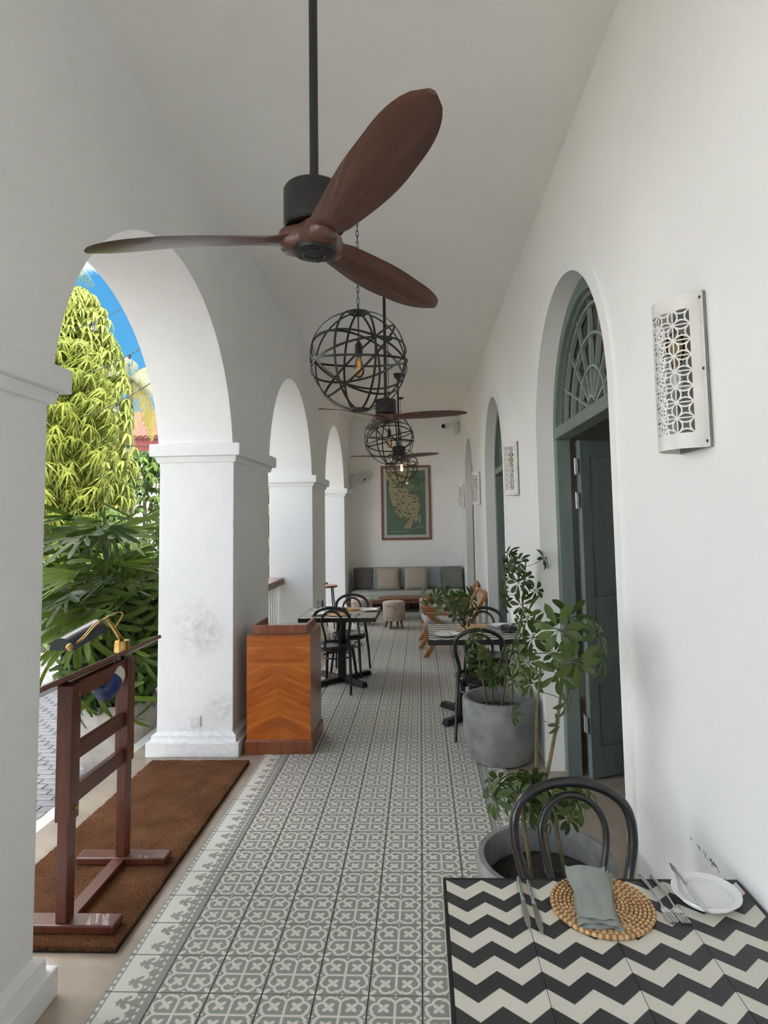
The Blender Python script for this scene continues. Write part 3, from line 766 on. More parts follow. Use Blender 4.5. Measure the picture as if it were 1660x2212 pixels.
def orb(loc, label, spin, rings, watts):
    zc = 2.706
    t = thing('globe_pendant', label, 'pendant lamp', (loc[0], loc[1], zc), R(spin), 'wire globe pendant lamps')
    for k in range(4): inst(RING, t, rot=(PI/2, 0, R(45*k + 24)), name='ring')
    for tilt, az, dz in rings:
        q = Quaternion((0,0,1), R(az)) @ Quaternion((1,0,0), R(tilt)); inst(RING_IN, t, (0,0,0), rot=q, name='ring', scale=1.0)
    inst(CAPRING, t, (0,0,ORB_R-.004), name='cap_ring'); inst(CAPRING, t, (0,0,-ORB_R+.004), name='cap_ring')
    MB().cyl((0,0,ORB_R-.01),(0,0,ORB_R+.05),.006,n=8).build('stem', MATS['bronze_iron'], t)
    top = CEIL - zc; z = ORB_R + .055; k = 0
    while z < top - .05:
        inst(LINK, t, (0,0,z+.014), rot=(0,0,PI/2 if k % 2 else 0), name='chain_link'); z += .0345; k += 1
    MB().lathe([(0,top-.035),(.012,top-.035),(.05,top-.018),(.055,top)], n=22).build('ceiling_cup', MATS['bronze_iron'], t)
    MB().cyl((0,0,.105),(0,0,ORB_R),.0045,n=8).build('cord', MATS['black_metal'], t)
    MB().lathe([(.004,.125),(.010,.118),(.0215,.095),(.0235,.085),(.0235,.03),(.021,.028)], n=20).build('lamp_socket', MATS['bronze_iron'], t)
    bu = MB().lathe([(.013,.03),(.016,.012),(.026,-.022),(.0325,-.052),(.0315,-.074),(.022,-.094),(.006,-.104),(0,-.105)], n=22).build('bulb', MATS['amber_glass'], t)
    b = MB()
    for s in range(6):
        a = s*PI/3; b.cyl((.004*math.cos(a),.004*math.sin(a),.0),(.013*math.cos(a+.5),.013*math.sin(a+.5),-.065),.0009,n=5)
    b.build('filament', MATS['filament'], bu); bulb_light(t, (0, 0, -.05), watts)
    return t
RS = [(8,10,0), (-16,60,0), (24,150,0), (52,35,0), (-50,120,0)]
orb((.680, 3.58), 'largest wire globe pendant lamp, nearest, with an amber filament bulb', 0, RS, 0)
orb((.682, 7.13), 'second wire globe pendant lamp, just below the middle ceiling fan', 40, RS, 0)
orb((.720, 10.68), 'smallest wire globe pendant lamp, overlapping the framed map', 88, RS, 2.5)

# ================================================================== PIERCED WALL SCONCES
def sconce_screen():
    """bent sheet pierced with interlaced circles: half tube, axis vertical, bulging to -x"""
    W = .2; H = .47; rad = .10; tks = .0022
    def P(u, v, d=0):      # u 0..1 across, v height
        a = PI * u; return (-(rad + d) * math.sin(a), -(rad + d) * math.cos(a), v)
    b = MB()
    def strip(path, w):
        n = len(path); pts = []
        for i in range(n):
            a = path[max(0, i-1)]; c = path[min(n-1, i+1)]; du = (c[0]-a[0]) * PI * rad; dv = c[1]-a[1]; L = math.hypot(du, dv) or 1
            nu, nv = -dv / L * w / 2 / (PI * rad), du / L * w / 2
            p = path[i]
            for s, d in ((-1, 0), (1, 0), (1, -tks), (-1, -tks)): pts.append(P(min(1, max(0, p[0] + s*nu)), p[1] + s*nv, d))
        b.add(pts, [(i*4+k, i*4+(k+1)%4, (i+1)*4+(k+1)%4, (i+1)*4+k) for i in range(n-1) for k in range(4)])
    u0, u1 = .10, .90; v0, v1 = .045, .425; nu, nv = 5, 8
    su = (u1-u0)/nu; sv = (v1-v0)/nv; wu = su * PI * rad
    for i in range(nu + 1): strip([(u0 + su*i, v0 + (v1-v0)*k/12) for k in range(13)], .0036)
    for j in range(nv + 1): strip([(u0 + (u1-u0)*k/16, v0 + sv*j) for k in range(17)], .0036)
    for j in range(nv):
        for i in range(nu):
            cu, cv = u0 + su*(i+.5), v0 + sv*(j+.5)
            for qu, qv in ((cu, cv),):
                # four arcs bulging in from the cell sides make interlaced circles
                for (ax, ay, bx, by, mx, my) in ((-1,-1,1,-1,0,-.25),(1,-1,1,1,.25,0),(1,1,-1,1,0,.25),(-1,1,-1,-1,-.25,0)):
                    pa = []
                    for k in range(7):
                        s = k/6; e = 4*s*(1-s)
                        x = ax + (bx-ax)*s; y = ay + (by-ay)*s
                        x += (mx*2.4)*e*(-1 if mx else 0) if mx else 0; y += (my*2.4)*e*(-1) if my else 0
                        pa.append((qu + x*su/2, qv + y*sv/2))
                    strip(pa, .0046)
    # plain borders
    def sheet(ua, ub, va, vb, n=14):
        pts = []
        for k in range(n+1):
            u = ua + (ub-ua)*k/n
            for v, d in ((va,0),(vb,0),(vb,-tks),(va,-tks)): pts.append(P(u, v, d))
        b.add(pts, [(i*4+k, i*4+(k+1)%4, (i+1)*4+(k+1)%4, (i+1)*4+k) for i in range(n) for k in range(4)] + [(0,1,2,3),(n*4,n*4+3,n*4+2,n*4+1)])
    sheet(0, 1, 0, v0); sheet(0, 1, v1, H); sheet(0, u0, v0, v1, 4); sheet(u1, 1, v0, v1, 4)
    return b.mesh('pierced_screen', MATS['white_enamel'], 50)
SCREEN = sconce_screen()
def sconce(y, label, watts=0):
    t = thing('wall_sconce', label, 'wall lamp', (WX, y, 1.962), 0, 'pierced white wall sconces')
    o = inst(SCREEN, t, (-.012, 0, 0), name='pierced_screen'); o['kind'] = 'stuff'
    MB().box(-.012, -.001, -.112, .112, 0, .47).build('back_plate', MATS['sconce_back'], t, smooth=0, bevel=.002)
    for s in (-1, 1):
        MB().box(-.015, -.012, s*.106-.009, s*.106+.009, 0, .47).build('flange', MATS['white_enamel'], t, smooth=0)
        for z in (.018, .235, .452): MB().lathe([(0,.004),(.004,.003),(.005,0)], (0,0,0), 8).xf(Matrix.Translation((-.015, s*.106, z)) @ Matrix.Rotation(-PI/2, 4, 'Y')).build('screw', MATS['screw_rust'], t)
    MB().cyl((-.012,0,.20),(-.05,0,.20),.008,n=8).cyl((-.05,0,.19),(-.05,0,.255),.017,n=12).build('lamp_holder', MATS['white_plastic'], t)
    MB().lathe([(.012,0),(.014,.02),(.024,.05),(.03,.08),(.026,.105),(.01,.122),(0,.124)], (-.05,0,.255), 16).build('bulb', MATS['amber_glass'], t)
    bulb_light(t, (-.055, 0, .33), watts)
    return t
sconce(1.945, 'nearest pierced white wall sconce, large at right of the open door')
sconce(5.485, 'pierced white wall sconce between the nearest and middle doorways')
sconce(8.905, 'pierced white wall sconce between the middle and farthest doorways')
sconce(12.11, 'farthest pierced white wall sconce, close to the back wall', 0)

# ================================================================== BACK WALL
def framed_map():
    t = thing('framed_map', 'framed green and tan town map hanging above the sofa', 'picture', (.736, YB, 2.118))
    hw, hh = .516, .769; F = MATS['frame_wood']; w = .045
    for n_, a in (('frame_rail', (-hw, hw, hh - w, hh)), ('frame_rail', (-hw, hw, -hh, -hh + w)), ('frame_stile', (-hw, -hw + w, -hh + w, hh - w)), ('frame_stile', (hw - w, hw, -hh + w, hh - w))):
        MB().box(a[0], a[1], -.035, -.004, a[2], a[3]).build(n_, F, t, smooth=0, bevel=.003)
    MB().box(-hw + w, hw - w, -.012, -.004, -hh + w, hh - w).build('mount', MATS['map_mount'], t, smooth=0)
    MB().box(-.405, .405, -.0145, -.012, -.665, .665).build('print', MATS['map_green'], t, smooth=0)
    pr = t.children[-1]
    def flat(poly, name, mat, y0=-.0152, y1=-.0145, par=t):
        return MB().prism(poly, lambda a, b, d: (a, d, b), y1, y0).build(name, MATS[mat], par, smooth=0)
    land = [(-.40,.665),(.05,.665),(.12,.60),(.07,.50),(.02,.43),(-.02,.36),(.02,.29),(.06,.26),(.05,.16),(.18,.19),(.25,.14),(.27,.02),(.29,-.06),(.28,-.16),(.24,-.21),(.25,-.30),(.26,-.38),(.13,-.42),(.10,-.52),(-.05,-.52),(.02,-.41),(-.02,-.30),(-.08,-.27),(-.10,-.33),(-.20,-.22),(-.27,-.08),(-.31,.05),(-.34,.18),(-.36,.30),(-.33,.42),(-.405,.50)]
    flat(land, 'land', 'map_land')
    flat([(-.20,.40),(-.08,.43),(.0,.42),(.0,.33),(-.12,.30),(-.20,.33)], 'harbour', 'map_green', -.0156, -.0152)
    random.seed(3)
    b = MB()
    for k in range(120):
        x, z = random.uniform(-.33,.26), random.uniform(-.40,.62)
        if z < -.05 and x < -.3 - z * .75 - .1: continue
        if z > .2 and x > .03: continue
        w_, h_ = random.uniform(.006,.03), random.uniform(.004,.014); b.box(x-w_, x+w_, -.0158, -.0152, z-h_, z+h_)
    o = b.build('street_blocks', MATS['map_ink'], t, smooth=0); o['kind'] = 'stuff'
    b = MB()
    for k in range(34):
        x, z = random.uniform(-.30,.24), random.uniform(-.38,.6)
        if z < -.05 and x < -.3 - z * .75: continue
        if random.random() < .5: b.box(x-.05, x+.05, -.0157, -.0152, z-.003, z+.003)
        else: b.box(x-.003, x+.003, -.0157, -.0152, z-.05, z+.05)
    for z0 in (-.60,): b.box(-.34, .03, -.0157, -.0145, z0-.004, z0+.004)
    b.box(-.05, .10, -.0157, -.0145, -.535, -.525); b.box(.20,.36,-.0157,-.0145,-.515,-.507); b.box(.275,.295,-.0157,-.0145,-.44,-.27)
    o = b.build('street_lines', MATS['map_pale'], t, smooth=0); o['kind'] = 'stuff'
    for txt, x, z, s in (('GALLE', .255, .46, .115), ('FORT', .255, .36, .115)):
        cu = bpy.data.curves.new('text', 'FONT'); cu.body = txt; cu.size = s; cu.align_x = 'CENTER'; cu.extrude = .0004
        to = bpy.data.objects.new('text', cu); COL.objects.link(to); dg = bpy.context.evaluated_depsgraph_get(); dg.update()
        me = bpy.data.meshes.new_from_object(to.evaluated_get(dg)); bpy.data.objects.remove(to); me.materials.clear(); me.materials.append(MATS['map_ink'])
        o = bpy.data.objects.new('lettering', me); COL.objects.link(o); o.parent = t; o.location = (x, -.0152, z); o.rotation_euler = (PI/2, 0, 0)
    MB().box(-hw + w, hw - w, -.0185, -.0175, -hh + w, hh - w).build('glass_pane', MATS['picture_glass'], t, smooth=0)
    return t
framed_map()

def wall_fan():
    t = thing('wall_fan', 'small white wall fan tilted above the farthest column capital', 'fan', (-.36, YB, 2.60))
    E = MATS['white_enamel']
    MB().box(-.05, .05, -.06, -.001, -.13, .13).build('bracket', E, t, smooth=0, bevel=.01)
    MB().tube(spline([(0,-.05,.05),(.05,-.12,.08),(.12,-.16,.10)],6), .02, 10).build('arm', E, t)
    c = Vector((.23, -.22, .06)); ax = Vector((.42, -.35, -.84)).normalized(); q = Vector((0,0,1)).rotation_difference(ax).to_matrix().to_4x4()
    M = Matrix.Translation(c) @ q
    MB().lathe([(0,-.11),(.05,-.10),(.062,-.05),(.06,0),(.03,.01)], n=20).xf(M).build('fan_motor', E, t)
    for rr, z in ((.21, .02), (.195, .05), (.195, -.005), (.14, .065), (.08, .07)):
        MB().tube([(rr*math.cos(2*PI*k/32), rr*math.sin(2*PI*k/32), z) for k in range(32)], .004, 5, closed=True).xf(M).build('guard_ring', E, t)
    b = MB()
    for k in range(24):
        a = 2*PI*k/24; ca, sa = math.cos(a), math.sin(a)
        b.tube([(.03*ca,.03*sa,.075),(.14*ca,.14*sa,.067),(.20*ca,.20*sa,.045),(.21*ca,.21*sa,.02),(.19*ca,.19*sa,-.01),(.05*ca,.05*sa,-.03)], .002, 4)
    o = b.xf(M).build('guard_wires', E, t); o['kind'] = 'stuff'
    for k in range(4):
        bb = MB(); a0 = PI/2*k; pts = []
        for i in range(7):
            r_ = .03 + .14*i/6; w = .03 + .045*math.sin(PI*i/7)
            for s in (-1, 1): pts.append((r_, s*w, .02 + s*.012))
        bb.add(pts, [(i*2, i*2+1, i*2+3, i*2+2) for i in range(6)]).xf(M @ Matrix.Rotation(a0, 4, 'Z')).build('fan_blade', MATS['white_plastic'], t)
    MB().lathe([(0,.08),(.028,.078),(.03,.07)], n=16).xf(M).build('badge', MATS['black_metal'], t)
wall_fan()
t = thing('security_camera', 'small white security camera with a black eye, high on back wall', 'camera', (1.60, YB, 3.70))
MB().cyl((0,-.001,0),(0,-.03,0),.055,n=20).build('mount', MATS['white_plastic'], t)
MB().cyl((0,-.03,0),(-.01,-.08,.0),.02,n=12).build('arm', MATS['white_plastic'], t)
MB().cyl((.03,-.07,.01),(-.06,-.20,-.03),.05,n=20).build('body', MATS['white_plastic'], t, bevel=.006)
MB().cyl((-.058,-.197,-.029),(-.066,-.209,-.033),.043,n=20).build('lens', MATS['lens_black'], t)
t = thing('wireless_box', 'slim white box with trailing wire, on back wall beside camera', 'router', (1.80, YB, 3.62))
MB().box(-.035,.035,-.05,-.001,-.11,.13).build('case', MATS['white_plastic'], t, smooth=0, bevel=.012)
MB().tube(spline([(.04,-.02,.13),(.09,-.03,.16),(.085,-.02,.02),(.075,-.02,-.02),(.04,-.03,-.06)],6), .004, 6).build('wire', MATS['black_metal'], t)
t = thing('power_socket', 'square white power socket low on the scuffed column', 'socket', (-.728, COLUMN_Y[1] - HALF, .25))
MB().box(-.043,.043,-.012,-.0005,-.043,.043).build('face_plate', MATS['white_plastic'], t, smooth=0, bevel=.004)
MB().box(-.012,.028,-.016,-.012,-.026,.026).build('rocker', MATS['white_enamel'], t, smooth=0, bevel=.002)
# ================================================================== DINING: TABLES, CHAIRS, SETTINGS
def ztile(row):
    """tile 0.2 wide whose front and back edges follow the zigzag; row 0 is the far one"""
    xs = [-.1, -.05, 0, .05, .1]; tt = [1, 0, 1, 0, 1]
    edge = lambda k: [(.205 + .043 * t - .2 * k) for t in tt]
    top = [.4] * 5 if row == 0 else edge(row - 1); bot = [-.4] * 5 if row == 3 else edge(row)
    g = .0007; out = [(x * (1 - g / .1), y + g) for x, y in zip(xs, bot)] + [(x * (1 - g / .1), y - g) for x, y in zip(xs[::-1], top[::-1])]
    b = MB(); n = len(out); uvq = lambda x, y: (x / .2 + .5, (y - .4) / .2 + 1)
    vs = [(x, y, .012) for x, y in out] + [(x, y, 0) for x, y in out]
    q = [(i, i + 1, n - 2 - i, n - 1 - i) for i in range(4)]
    b.add(vs, q + [(n + i, n + (i + 1) % n, (i + 1) % n, i) for i in range(n)], [[uvq(*out[k]) for k in f] for f in q] + [[(.25, .4)] * 4] * n)
    return b.mesh('tile', MATS['tabletop_zigzag'], 0)
ZT = [ztile(r) for r in range(4)]
def dining_table(cx, cy, rz, label):
    t = thing('dining_table', label, 'table', (cx, cy, 0), rz, 'zigzag-tiled dining tables')
    B = MATS['black_metal']
    MB().box(-.405,.405,-.405,.405,.712,.738).build('top_board', B, t, smooth=0, bevel=.002)
    for a in ((-.408,.408,-.408,-.4),(-.408,.408,.4,.408),(-.408,-.4,-.4,.4),(.4,.408,-.4,.4)):
        MB().box(*a, .708, .7505).build('edge_strip', B, t, smooth=0)
    for i in range(4):
        for j in range(4): inst(ZT[j], t, (-.3 + .2*i, 0, .738), name='tile')
    MB().box(-.24,.24,-.24,.24,.692,.712).build('under_plate', B, t, smooth=0)
    MB().box(-.042,.042,-.042,.042,.05,.692).build('column', B, t, smooth=0, bevel=.004)
    for a in range(4):
        M = Matrix.Rotation(PI/4 + a*PI/2, 4, 'Z')
        MB().frustum((.03,.40,-.034,.034,.015),(.03,.38,-.03,.03,.06)).xf(M).build('foot', B, t, smooth=0, bevel=.003)
        MB().cyl((.37,0,0),(.37,0,.016),.02,n=10).xf(M).build('glide', B, t)
    return t
dining_table(1.478, 1.422, 0, 'near zigzag-tiled table with rattan placemat and folded sage napkin')
dining_table(.135, 6.89, 0, 'zigzag-tiled table just behind the wooden lectern, beside the columns')
dining_table(1.478, 5.675, 0, 'zigzag-tiled table against the right wall, behind the grey planter')

def bentwood_chair(label='x'):
    t = thing('bentwood_chair', label, 'chair', (0,0,0), 0, 'black bentwood dining chairs'); B = MATS['black_wood']
    half = [(-.205,-.265,0.0), (-.195,-.225,.22), (-.178,-.185,.44), (-.162,-.19,.56), (-.192,-.215,.70), (-.178,-.232,.80), (-.105,-.245,.855), (0,-.25,.874)]
    pts = half + [(-x, y, z) for x, y, z in half[:-1][::-1]]
    sp = spline(pts, 8); n = len(sp)
    MB().tube(sp, [.0125 + .004 * min(1, min(i, n-1-i) / 20) for i in range(n)], 10).build('back_hoop', B, t, 60)
    half = [(-.088,-.175,.455), (-.076,-.19,.56), (-.105,-.21,.70), (-.098,-.225,.77), (-.058,-.236,.818), (0,-.24,.836)]
    MB().tube(spline(half + [(-x, y, z) for x, y, z in half[:-1][::-1]], 8), .0115, 10).build('inner_hoop', B, t, 60)
    MB().lathe([(0,.44),(.17,.437),(.196,.443),(.203,.452),(.203,.46),(.196,.468),(.18,.469),(.165,.462),(0,.458)], n=40).build('seat', B, t, 40)
    MB().lathe([(.165,.415),(.192,.415),(.192,.44),(.165,.44)], n=36, closed=True).build('seat_rim', B, t)
    for s in (-1, 1):
        MB().tube(spline([(s*.135,.125,.435),(s*.152,.165,.25),(s*.175,.215,0)],6), [.0175]*6+[.0165,.016,.0155,.015,.0145,.014,.0135], 10).build('front_leg', B, t, 60)
    MB().tube([(.158*math.cos(2*PI*k/36), .02 + .165*math.sin(2*PI*k/36), .335) for k in range(36)], .009, 8, closed=True).build('stretcher_ring', B, t, 60)
    return t
chair = bentwood_chair(); chair.location = (1.51, 1.92, 0); chair.rotation_euler = (0, 0, R(180)); chair['label'] = 'black bentwood chair at the near table, only its back hoops showing'
copy_thing(chair, (.115, 6.63, 0), R(-6), 'black bentwood chair behind the lectern, its back towards the viewer')
copy_thing(chair, (.17, 7.24, 0), R(176), 'black bentwood chair facing the viewer across the table behind the lectern')
copy_thing(chair, (1.49, 5.28, 0), R(-3), 'black bentwood chair behind the grey planter, its back towards the viewer')
copy_thing(chair, (1.62, 6.03, 0), R(178), 'black bentwood chair facing the viewer at the table by the right wall')

TZ0 = .7508
def placemat(x, y, label, r=.178):
    t = thing('placemat', label, 'placemat', (x, y, TZ0), 0, 'round rattan placemats'); b = MB(); k = int(r / .0105)
    for i in range(1, k + 1):
        rr = i * .0105; b.tube([(rr*math.cos(2*PI*q/40), rr*math.sin(2*PI*q/40), .0055) for q in range(40)], .0056, 6, closed=True)
    b.lathe([(0,.003),(.008,.006),(.006,.010),(0,.011)], n=10)
    o = b.build('coiled_rattan', MATS['rattan_coil'], t, 60)
    MB().lathe([(0,.001),(r*.97,.001),(r*.97,.003),(0,.003)], n=32).build('backing', MATS['rattan_coil'], t)
    return t
placemat(1.478, 1.702, 'round rattan placemat under the folded sage napkin', .128)
placemat(.13, 6.72, 'round rattan placemat near the front of the table behind the lectern', .13)
placemat(.20, 7.10, 'round rattan placemat at the far side of the table behind the lectern', .13)
placemat(1.49, 5.86, 'round rattan placemat on the table by the right wall', .14)
def plate(x, y, label, r=.125):
    return tag(MB().lathe([(0,.004),(.075*r/.11,.004),(.078*r/.11,0),(.07*r/.11,0),(.0,.0005)][::-1][:0] + [(0,.002),(.055,.002),(.06,0),(.066,0),(.07,.004),(r-.02,.011),(r,.019),(r-.001,.022),(r-.018,.017),(.072,.0095),(.066,.007),(0,.007)], n=48).build('plate', MATS['china'], None, 50, loc=(x, y, TZ0)), label, 'plate', 'white side plates')
plate(1.762, 1.742, 'round white plate with a knife lying across it', .086)
plate(.43, 6.98, 'white plate at the right edge of the table behind the lectern', .10)
plate(-.09, 6.72, 'white plate at the left corner of the table behind the lectern', .10)
plate(1.235, 5.47, 'white plate at the left corner of the table by the right wall', .11)
plate(1.755, 5.88, 'white plate beside the dark napkin on the table by the wall', .10)
def napkin(x, y, rz, label, mat='sage_linen', L=.23, W=.105, h=.02, layers=3):
    t = thing('napkin', label, 'napkin', (x, y, TZ0), rz, 'folded napkins'); random.seed(int(abs(x*1000)))
    th = h / layers
    for q in range(layers):
        b = MB(); nu, nv = 15, 23; top = []; bot = []
        for j in range(nv):
            for i in range(nu):
                u = i/(nu-1) - .5; v = j/(nv-1) - .5
                far = max(0, v - .1) / .4                                   # far end is looser and a little wider
                x = u * W * (1 - .05*q + .20*far) + .005*math.sin(v*6 + q) - .004*q + .010*far*far
                y = v * L + .007*q*(1 if v < 0 else -.5) + .003*math.sin(u*8 + q*2)
                wave = .0016*math.sin(u*14 + q*1.7 + v*3) + .0012*math.sin(v*17 + q) + .010*far*far*(.4 + q*.3) + .0045*far*math.cos(u*9)
                rnd = .75*th*(abs(2*u)**8 + (abs(2*v)**12))
                z = .0125 + th*q + wave
                top.append((x, y, z + th*.92 - rnd)); bot.append((x, y, z + rnd*.35))
        b.grid(top, nu, nv); b.grid(bot, nu, nv); m = nu*nv
        rim = [i for i in range(nu)] + [j*nu+nu-1 for j in range(1, nv)] + [(nv-1)*nu+i for i in range(nu-2, -1, -1)] + [j*nu for j in range(nv-2, 0, -1)]
        for a, c in zip(rim, rim[1:] + rim[:1]): b.f.append((a, c, m+c, m+a))
        b.build('fold', MATS[mat], t, 70)
    return t
napkin(1.460, 1.712, R(-5), 'folded sage-green linen napkin on the near placemat', L=.235, W=.10, h=.022)
napkin(.08, 6.99, R(70), 'dark folded napkin on the table behind the lectern', 'charcoal_linen', .20, .10, .03)
napkin(1.80, 5.62, R(40), 'dark folded napkin at the right corner of the table by the wall', 'charcoal_linen', .14, .12, .045)
def knife(x, y, rz, label, z=0, tilt=0):
    t = thing('table_knife', label, 'knife', (x, y, TZ0 + z), rz, 'steel table knives'); t.rotation_euler = (tilt, 0, rz)
    MB().tube([(0,-.105 + .02*k, .0045) for k in range(6)], [.003,.0065,.0058,.005,.005,.0045], 10).build('handle', MATS['steel'], t, 60)
    pl = [(-.006,0),(-.0065,.03),(-.008,.06),(-.008,.10),(-.004,.122),(.004,.115),(.007,.09),(.006,.03),(.005,0)]
    MB().prism(pl, lambda a, b, d: (a, b - .006, d), .0035, .0055).build('blade', MATS['steel'], t, 30)
    return t
def fork(x, y, rz, label):
    t = thing('table_fork', label, 'fork', (x, y, TZ0), rz, 'steel table forks')
    MB().tube([(0,.10,.003),(0,.05,.007),(0,.0,.009),(0,-.03,.006),(0,-.045,.004)], [.0055,.005,.0028,.0028,.004], 8).build('handle', MATS['steel'], t, 60)
    MB().prism([(-.004,-.04),(.004,-.04),(.011,-.055),(.011,-.068),(-.011,-.068),(-.011,-.055)], lambda a, b, d: (a, b, d), .003, .0055).build('fork_head', MATS['steel'], t, 0)
    for i in range(4): MB().box(-.011+.0062*i, -.011+.0062*i+.0034, -.105, -.066, .003, .0055).build('tine', MATS['steel'], t, 0)
    return t
knife(1.277, 1.722, R(178), 'steel knife lying farthest left on the near table')
knife(1.303, 1.706, R(179), 'steel knife between the leftmost knife and the placemat')
knife(1.718, 1.752, R(181), 'steel knife resting across the round white plate', z=.0225)
fork(1.630, 1.740, R(3), 'steel fork just right of the near placemat')
fork(1.660, 1.738, R(3), 'steel fork between the other fork and the white plate')
def glass(x, y, label):
    t = thing('drinking_glass', label, 'glass', (x, y, TZ0), 0, 'clear drinking glasses')
    MB().lathe([(0,.006),(.026,.006),(.028,.012),(.033,.10),(.034,.102),(.0355,.10),(.031,.008),(.028,0),(0,0)], n=24).build('tumbler', MATS['clear_glass'], t, 50); return t
glass(-.14, 7.12, 'clear tumbler on the table behind the lectern')
fork(-.02, 6.62, R(5), 'steel fork at the left of the table behind the lectern')
knife(.33, 6.66, R(170), 'steel knife at the right front of the table behind the lectern')
knife(1.25, 5.47, R(190), 'steel knife on the white plate at the table by the wall', z=.0225)
# ================================================================== LECTERN
def lectern():
    t = thing('lectern', 'glossy orange-brown wooden lectern standing in front of the scuffed column', 'lectern', (-.085, 5.04, 0)); S = MATS['lectern_side']
    hx, hy = .247, .25
    MB().box(-hx - .014, hx + .014, -hy - .014, hy + .014, 0, .095).frustum((-hx-.014, hx+.014, -hy-.014, hy+.014, .095), (-hx, hx, -hy, hy, .112)).build('plinth', S, t, smooth=0)
    MB().box(-hx + .004, hx, -hy + .006, hy, .112, .885).build('body', S, t, smooth=0, bevel=.003)
    MB().box(-hx, hx, -hy, -hy + .006, .112, .885).build('front_panel', MATS['lectern_veneer'], t, smooth=0)
    MB().box(-hx - .004, hx + .004, -hy - .004, hy + .002, .885, .895).build('top_board', S, t, smooth=0, bevel=.002)
    hi = .215
    MB().box(-hi, hi, -hy + .03, -hy + .05, .895, .962).build('tray_front', S, t, smooth=0, bevel=.002)
    for s in (-1, 1): MB().box(min(s*hi, s*(hi-.02)), max(s*hi, s*(hi-.02)), -hy + .05, hy - .04, .895, .962).build('tray_side', S, t, smooth=0, bevel=.002)
    MB().box(-hi + .02, hi - .02, -hy + .05, hy - .04, .895, .905).build('tray_floor', S, t, smooth=0)
lectern()

# ================================================================== COIR MAT
def coir_mat():
    x0, x1, y0, y1 = -.985, -.262, 2.63, 4.61
    t = thing('doormat', 'long brown coir doormat across the entrance, between the columns', 'doormat', ((x0+x1)/2, (y0+y1)/2, 0))
    hx, hy = (x1-x0)/2, (y1-y0)/2
    MB().box(-hx, hx, -hy, hy, .0, .012).build('backing', MATS['soil'], t, smooth=0)
    random.seed(8); b = MB(); nu, nv = 30, 78; pts = []
    for j in range(nv):
        for i in range(nu):
            e = .004 if i in (0, nu-1) or j in (0, nv-1) else 0
            pts.append((-hx + 2*hx*i/(nu-1) + random.uniform(-.003,.003), -hy + 2*hy*j/(nv-1) + random.uniform(-.003,.003), .030 - e + random.uniform(-.0025,.0025)))
    b.grid(pts, nu, nv)
    rim = [i for i in range(nu)] + [j*nu+nu-1 for j in range(1, nv)] + [(nv-1)*nu+i for i in range(nu-2, -1, -1)] + [j*nu for j in range(nv-2, 0, -1)]
    m = len(b.v); b.v += [(b.v[k][0], b.v[k][1], .010) for k in rim]
    for q in range(len(rim)): b.f.append((rim[q], m+q, m+(q+1) % len(rim), rim[(q+1) % len(rim)]))
    o = b.build('coir_pile', MATS['coir_pile'], t, 70); o['kind'] = 'stuff'
    b = MB()
    for q in range(26000):
        x, y = random.uniform(-hx, hx), random.uniform(-hy, hy)
        if q % 6 == 0:
            if q % 12: x = random.choice((-hx, hx))
            else: y = random.choice((-hy, hy))
        a = random.uniform(0, 2*PI); l = random.uniform(.006,.015); w = .0008; dz = random.uniform(.002,.011); z0 = .028 if abs(x) < hx and abs(y) < hy else random.uniform(.005,.028)
        dx, dy = math.cos(a)*l, math.sin(a)*l; nx, ny = -math.sin(a)*w, math.cos(a)*w
        b.add([(x-nx,y-ny,z0),(x+nx,y+ny,z0),(x+dx,y+dy,z0+dz)], [(0,1,2)])
    NORMALS[0] = False; o = b.build('loose_fibres', MATS['coir_pile'], t, 0); o['kind'] = 'stuff'; NORMALS[0] = True
coir_mat()

# ================================================================== MENU STAND with its lamp
def menu_stand():
    t = thing('menu_stand', 'dark reddish wooden menu stand on the doormat', 'stand', (-.545, 3.0, .031)); W = MATS['menu_wood']; Y = MATS['menu_wood_y']
    y0, y1 = -.262, .262
    for y in (y0, y1):
        MB().box(-.225, .238, y - .045, y + .045, 0, .036).build('foot', W, t, smooth=0, bevel=.006)
        MB().box(-.024, .024, y - .032, y + .032, .036, .62).build('lower_post', W, t, smooth=0, bevel=.003)
        MB().box(-.036, .034, y - .036, y + .036, .45 if y < 0 else .50, 1.03).build('upper_post', W, t, smooth=0, bevel=.004)
        for z in ((.50, .985) if y < 0 else (.55,)):
            MB().cyl((.034, y, z), (.046, y, z), .009, n=12).build('bolt', MATS['brass'], t)
    MB().box(-.032, .032, y0 + .045, y1 - .045, .002, .034).build('floor_rail', Y, t, smooth=0, bevel=.003)
    MB().box(-.016, .016, y0 + .036, y1 - .036, .50, .575).build('cross_rail', Y, t, smooth=0, bevel=.003)
    MB().box(-.016, .016, y0 + .036, y1 - .036, .685, .755).build('cross_rail', Y, t, smooth=0, bevel=.003)
    MB().box(-.02, .02, y0 + .036, y1 - .036, .955, 1.03).build('top_rail', Y, t, smooth=0, bevel=.003)
    M = Matrix.Translation((0, 0, 1.045)) @ Matrix.Rotation(R(-27), 4, 'Y')
    # board slopes down towards the courtyard (-x); its raised edge faces the veranda
    bd = MB().box(-.30, .055, -.535, .60, 0, .02).xf(M).build('board', Y, t, smooth=0, bevel=.003)
    MB().box(-.30, -.285, -.535, .60, .02, .035).xf(M).build('ledge', Y, t, smooth=0, bevel=.002)
    return t, M
_ms, _mm = menu_stand()
MW = Matrix.Translation((-.545, 3.0, .031)) @ _mm
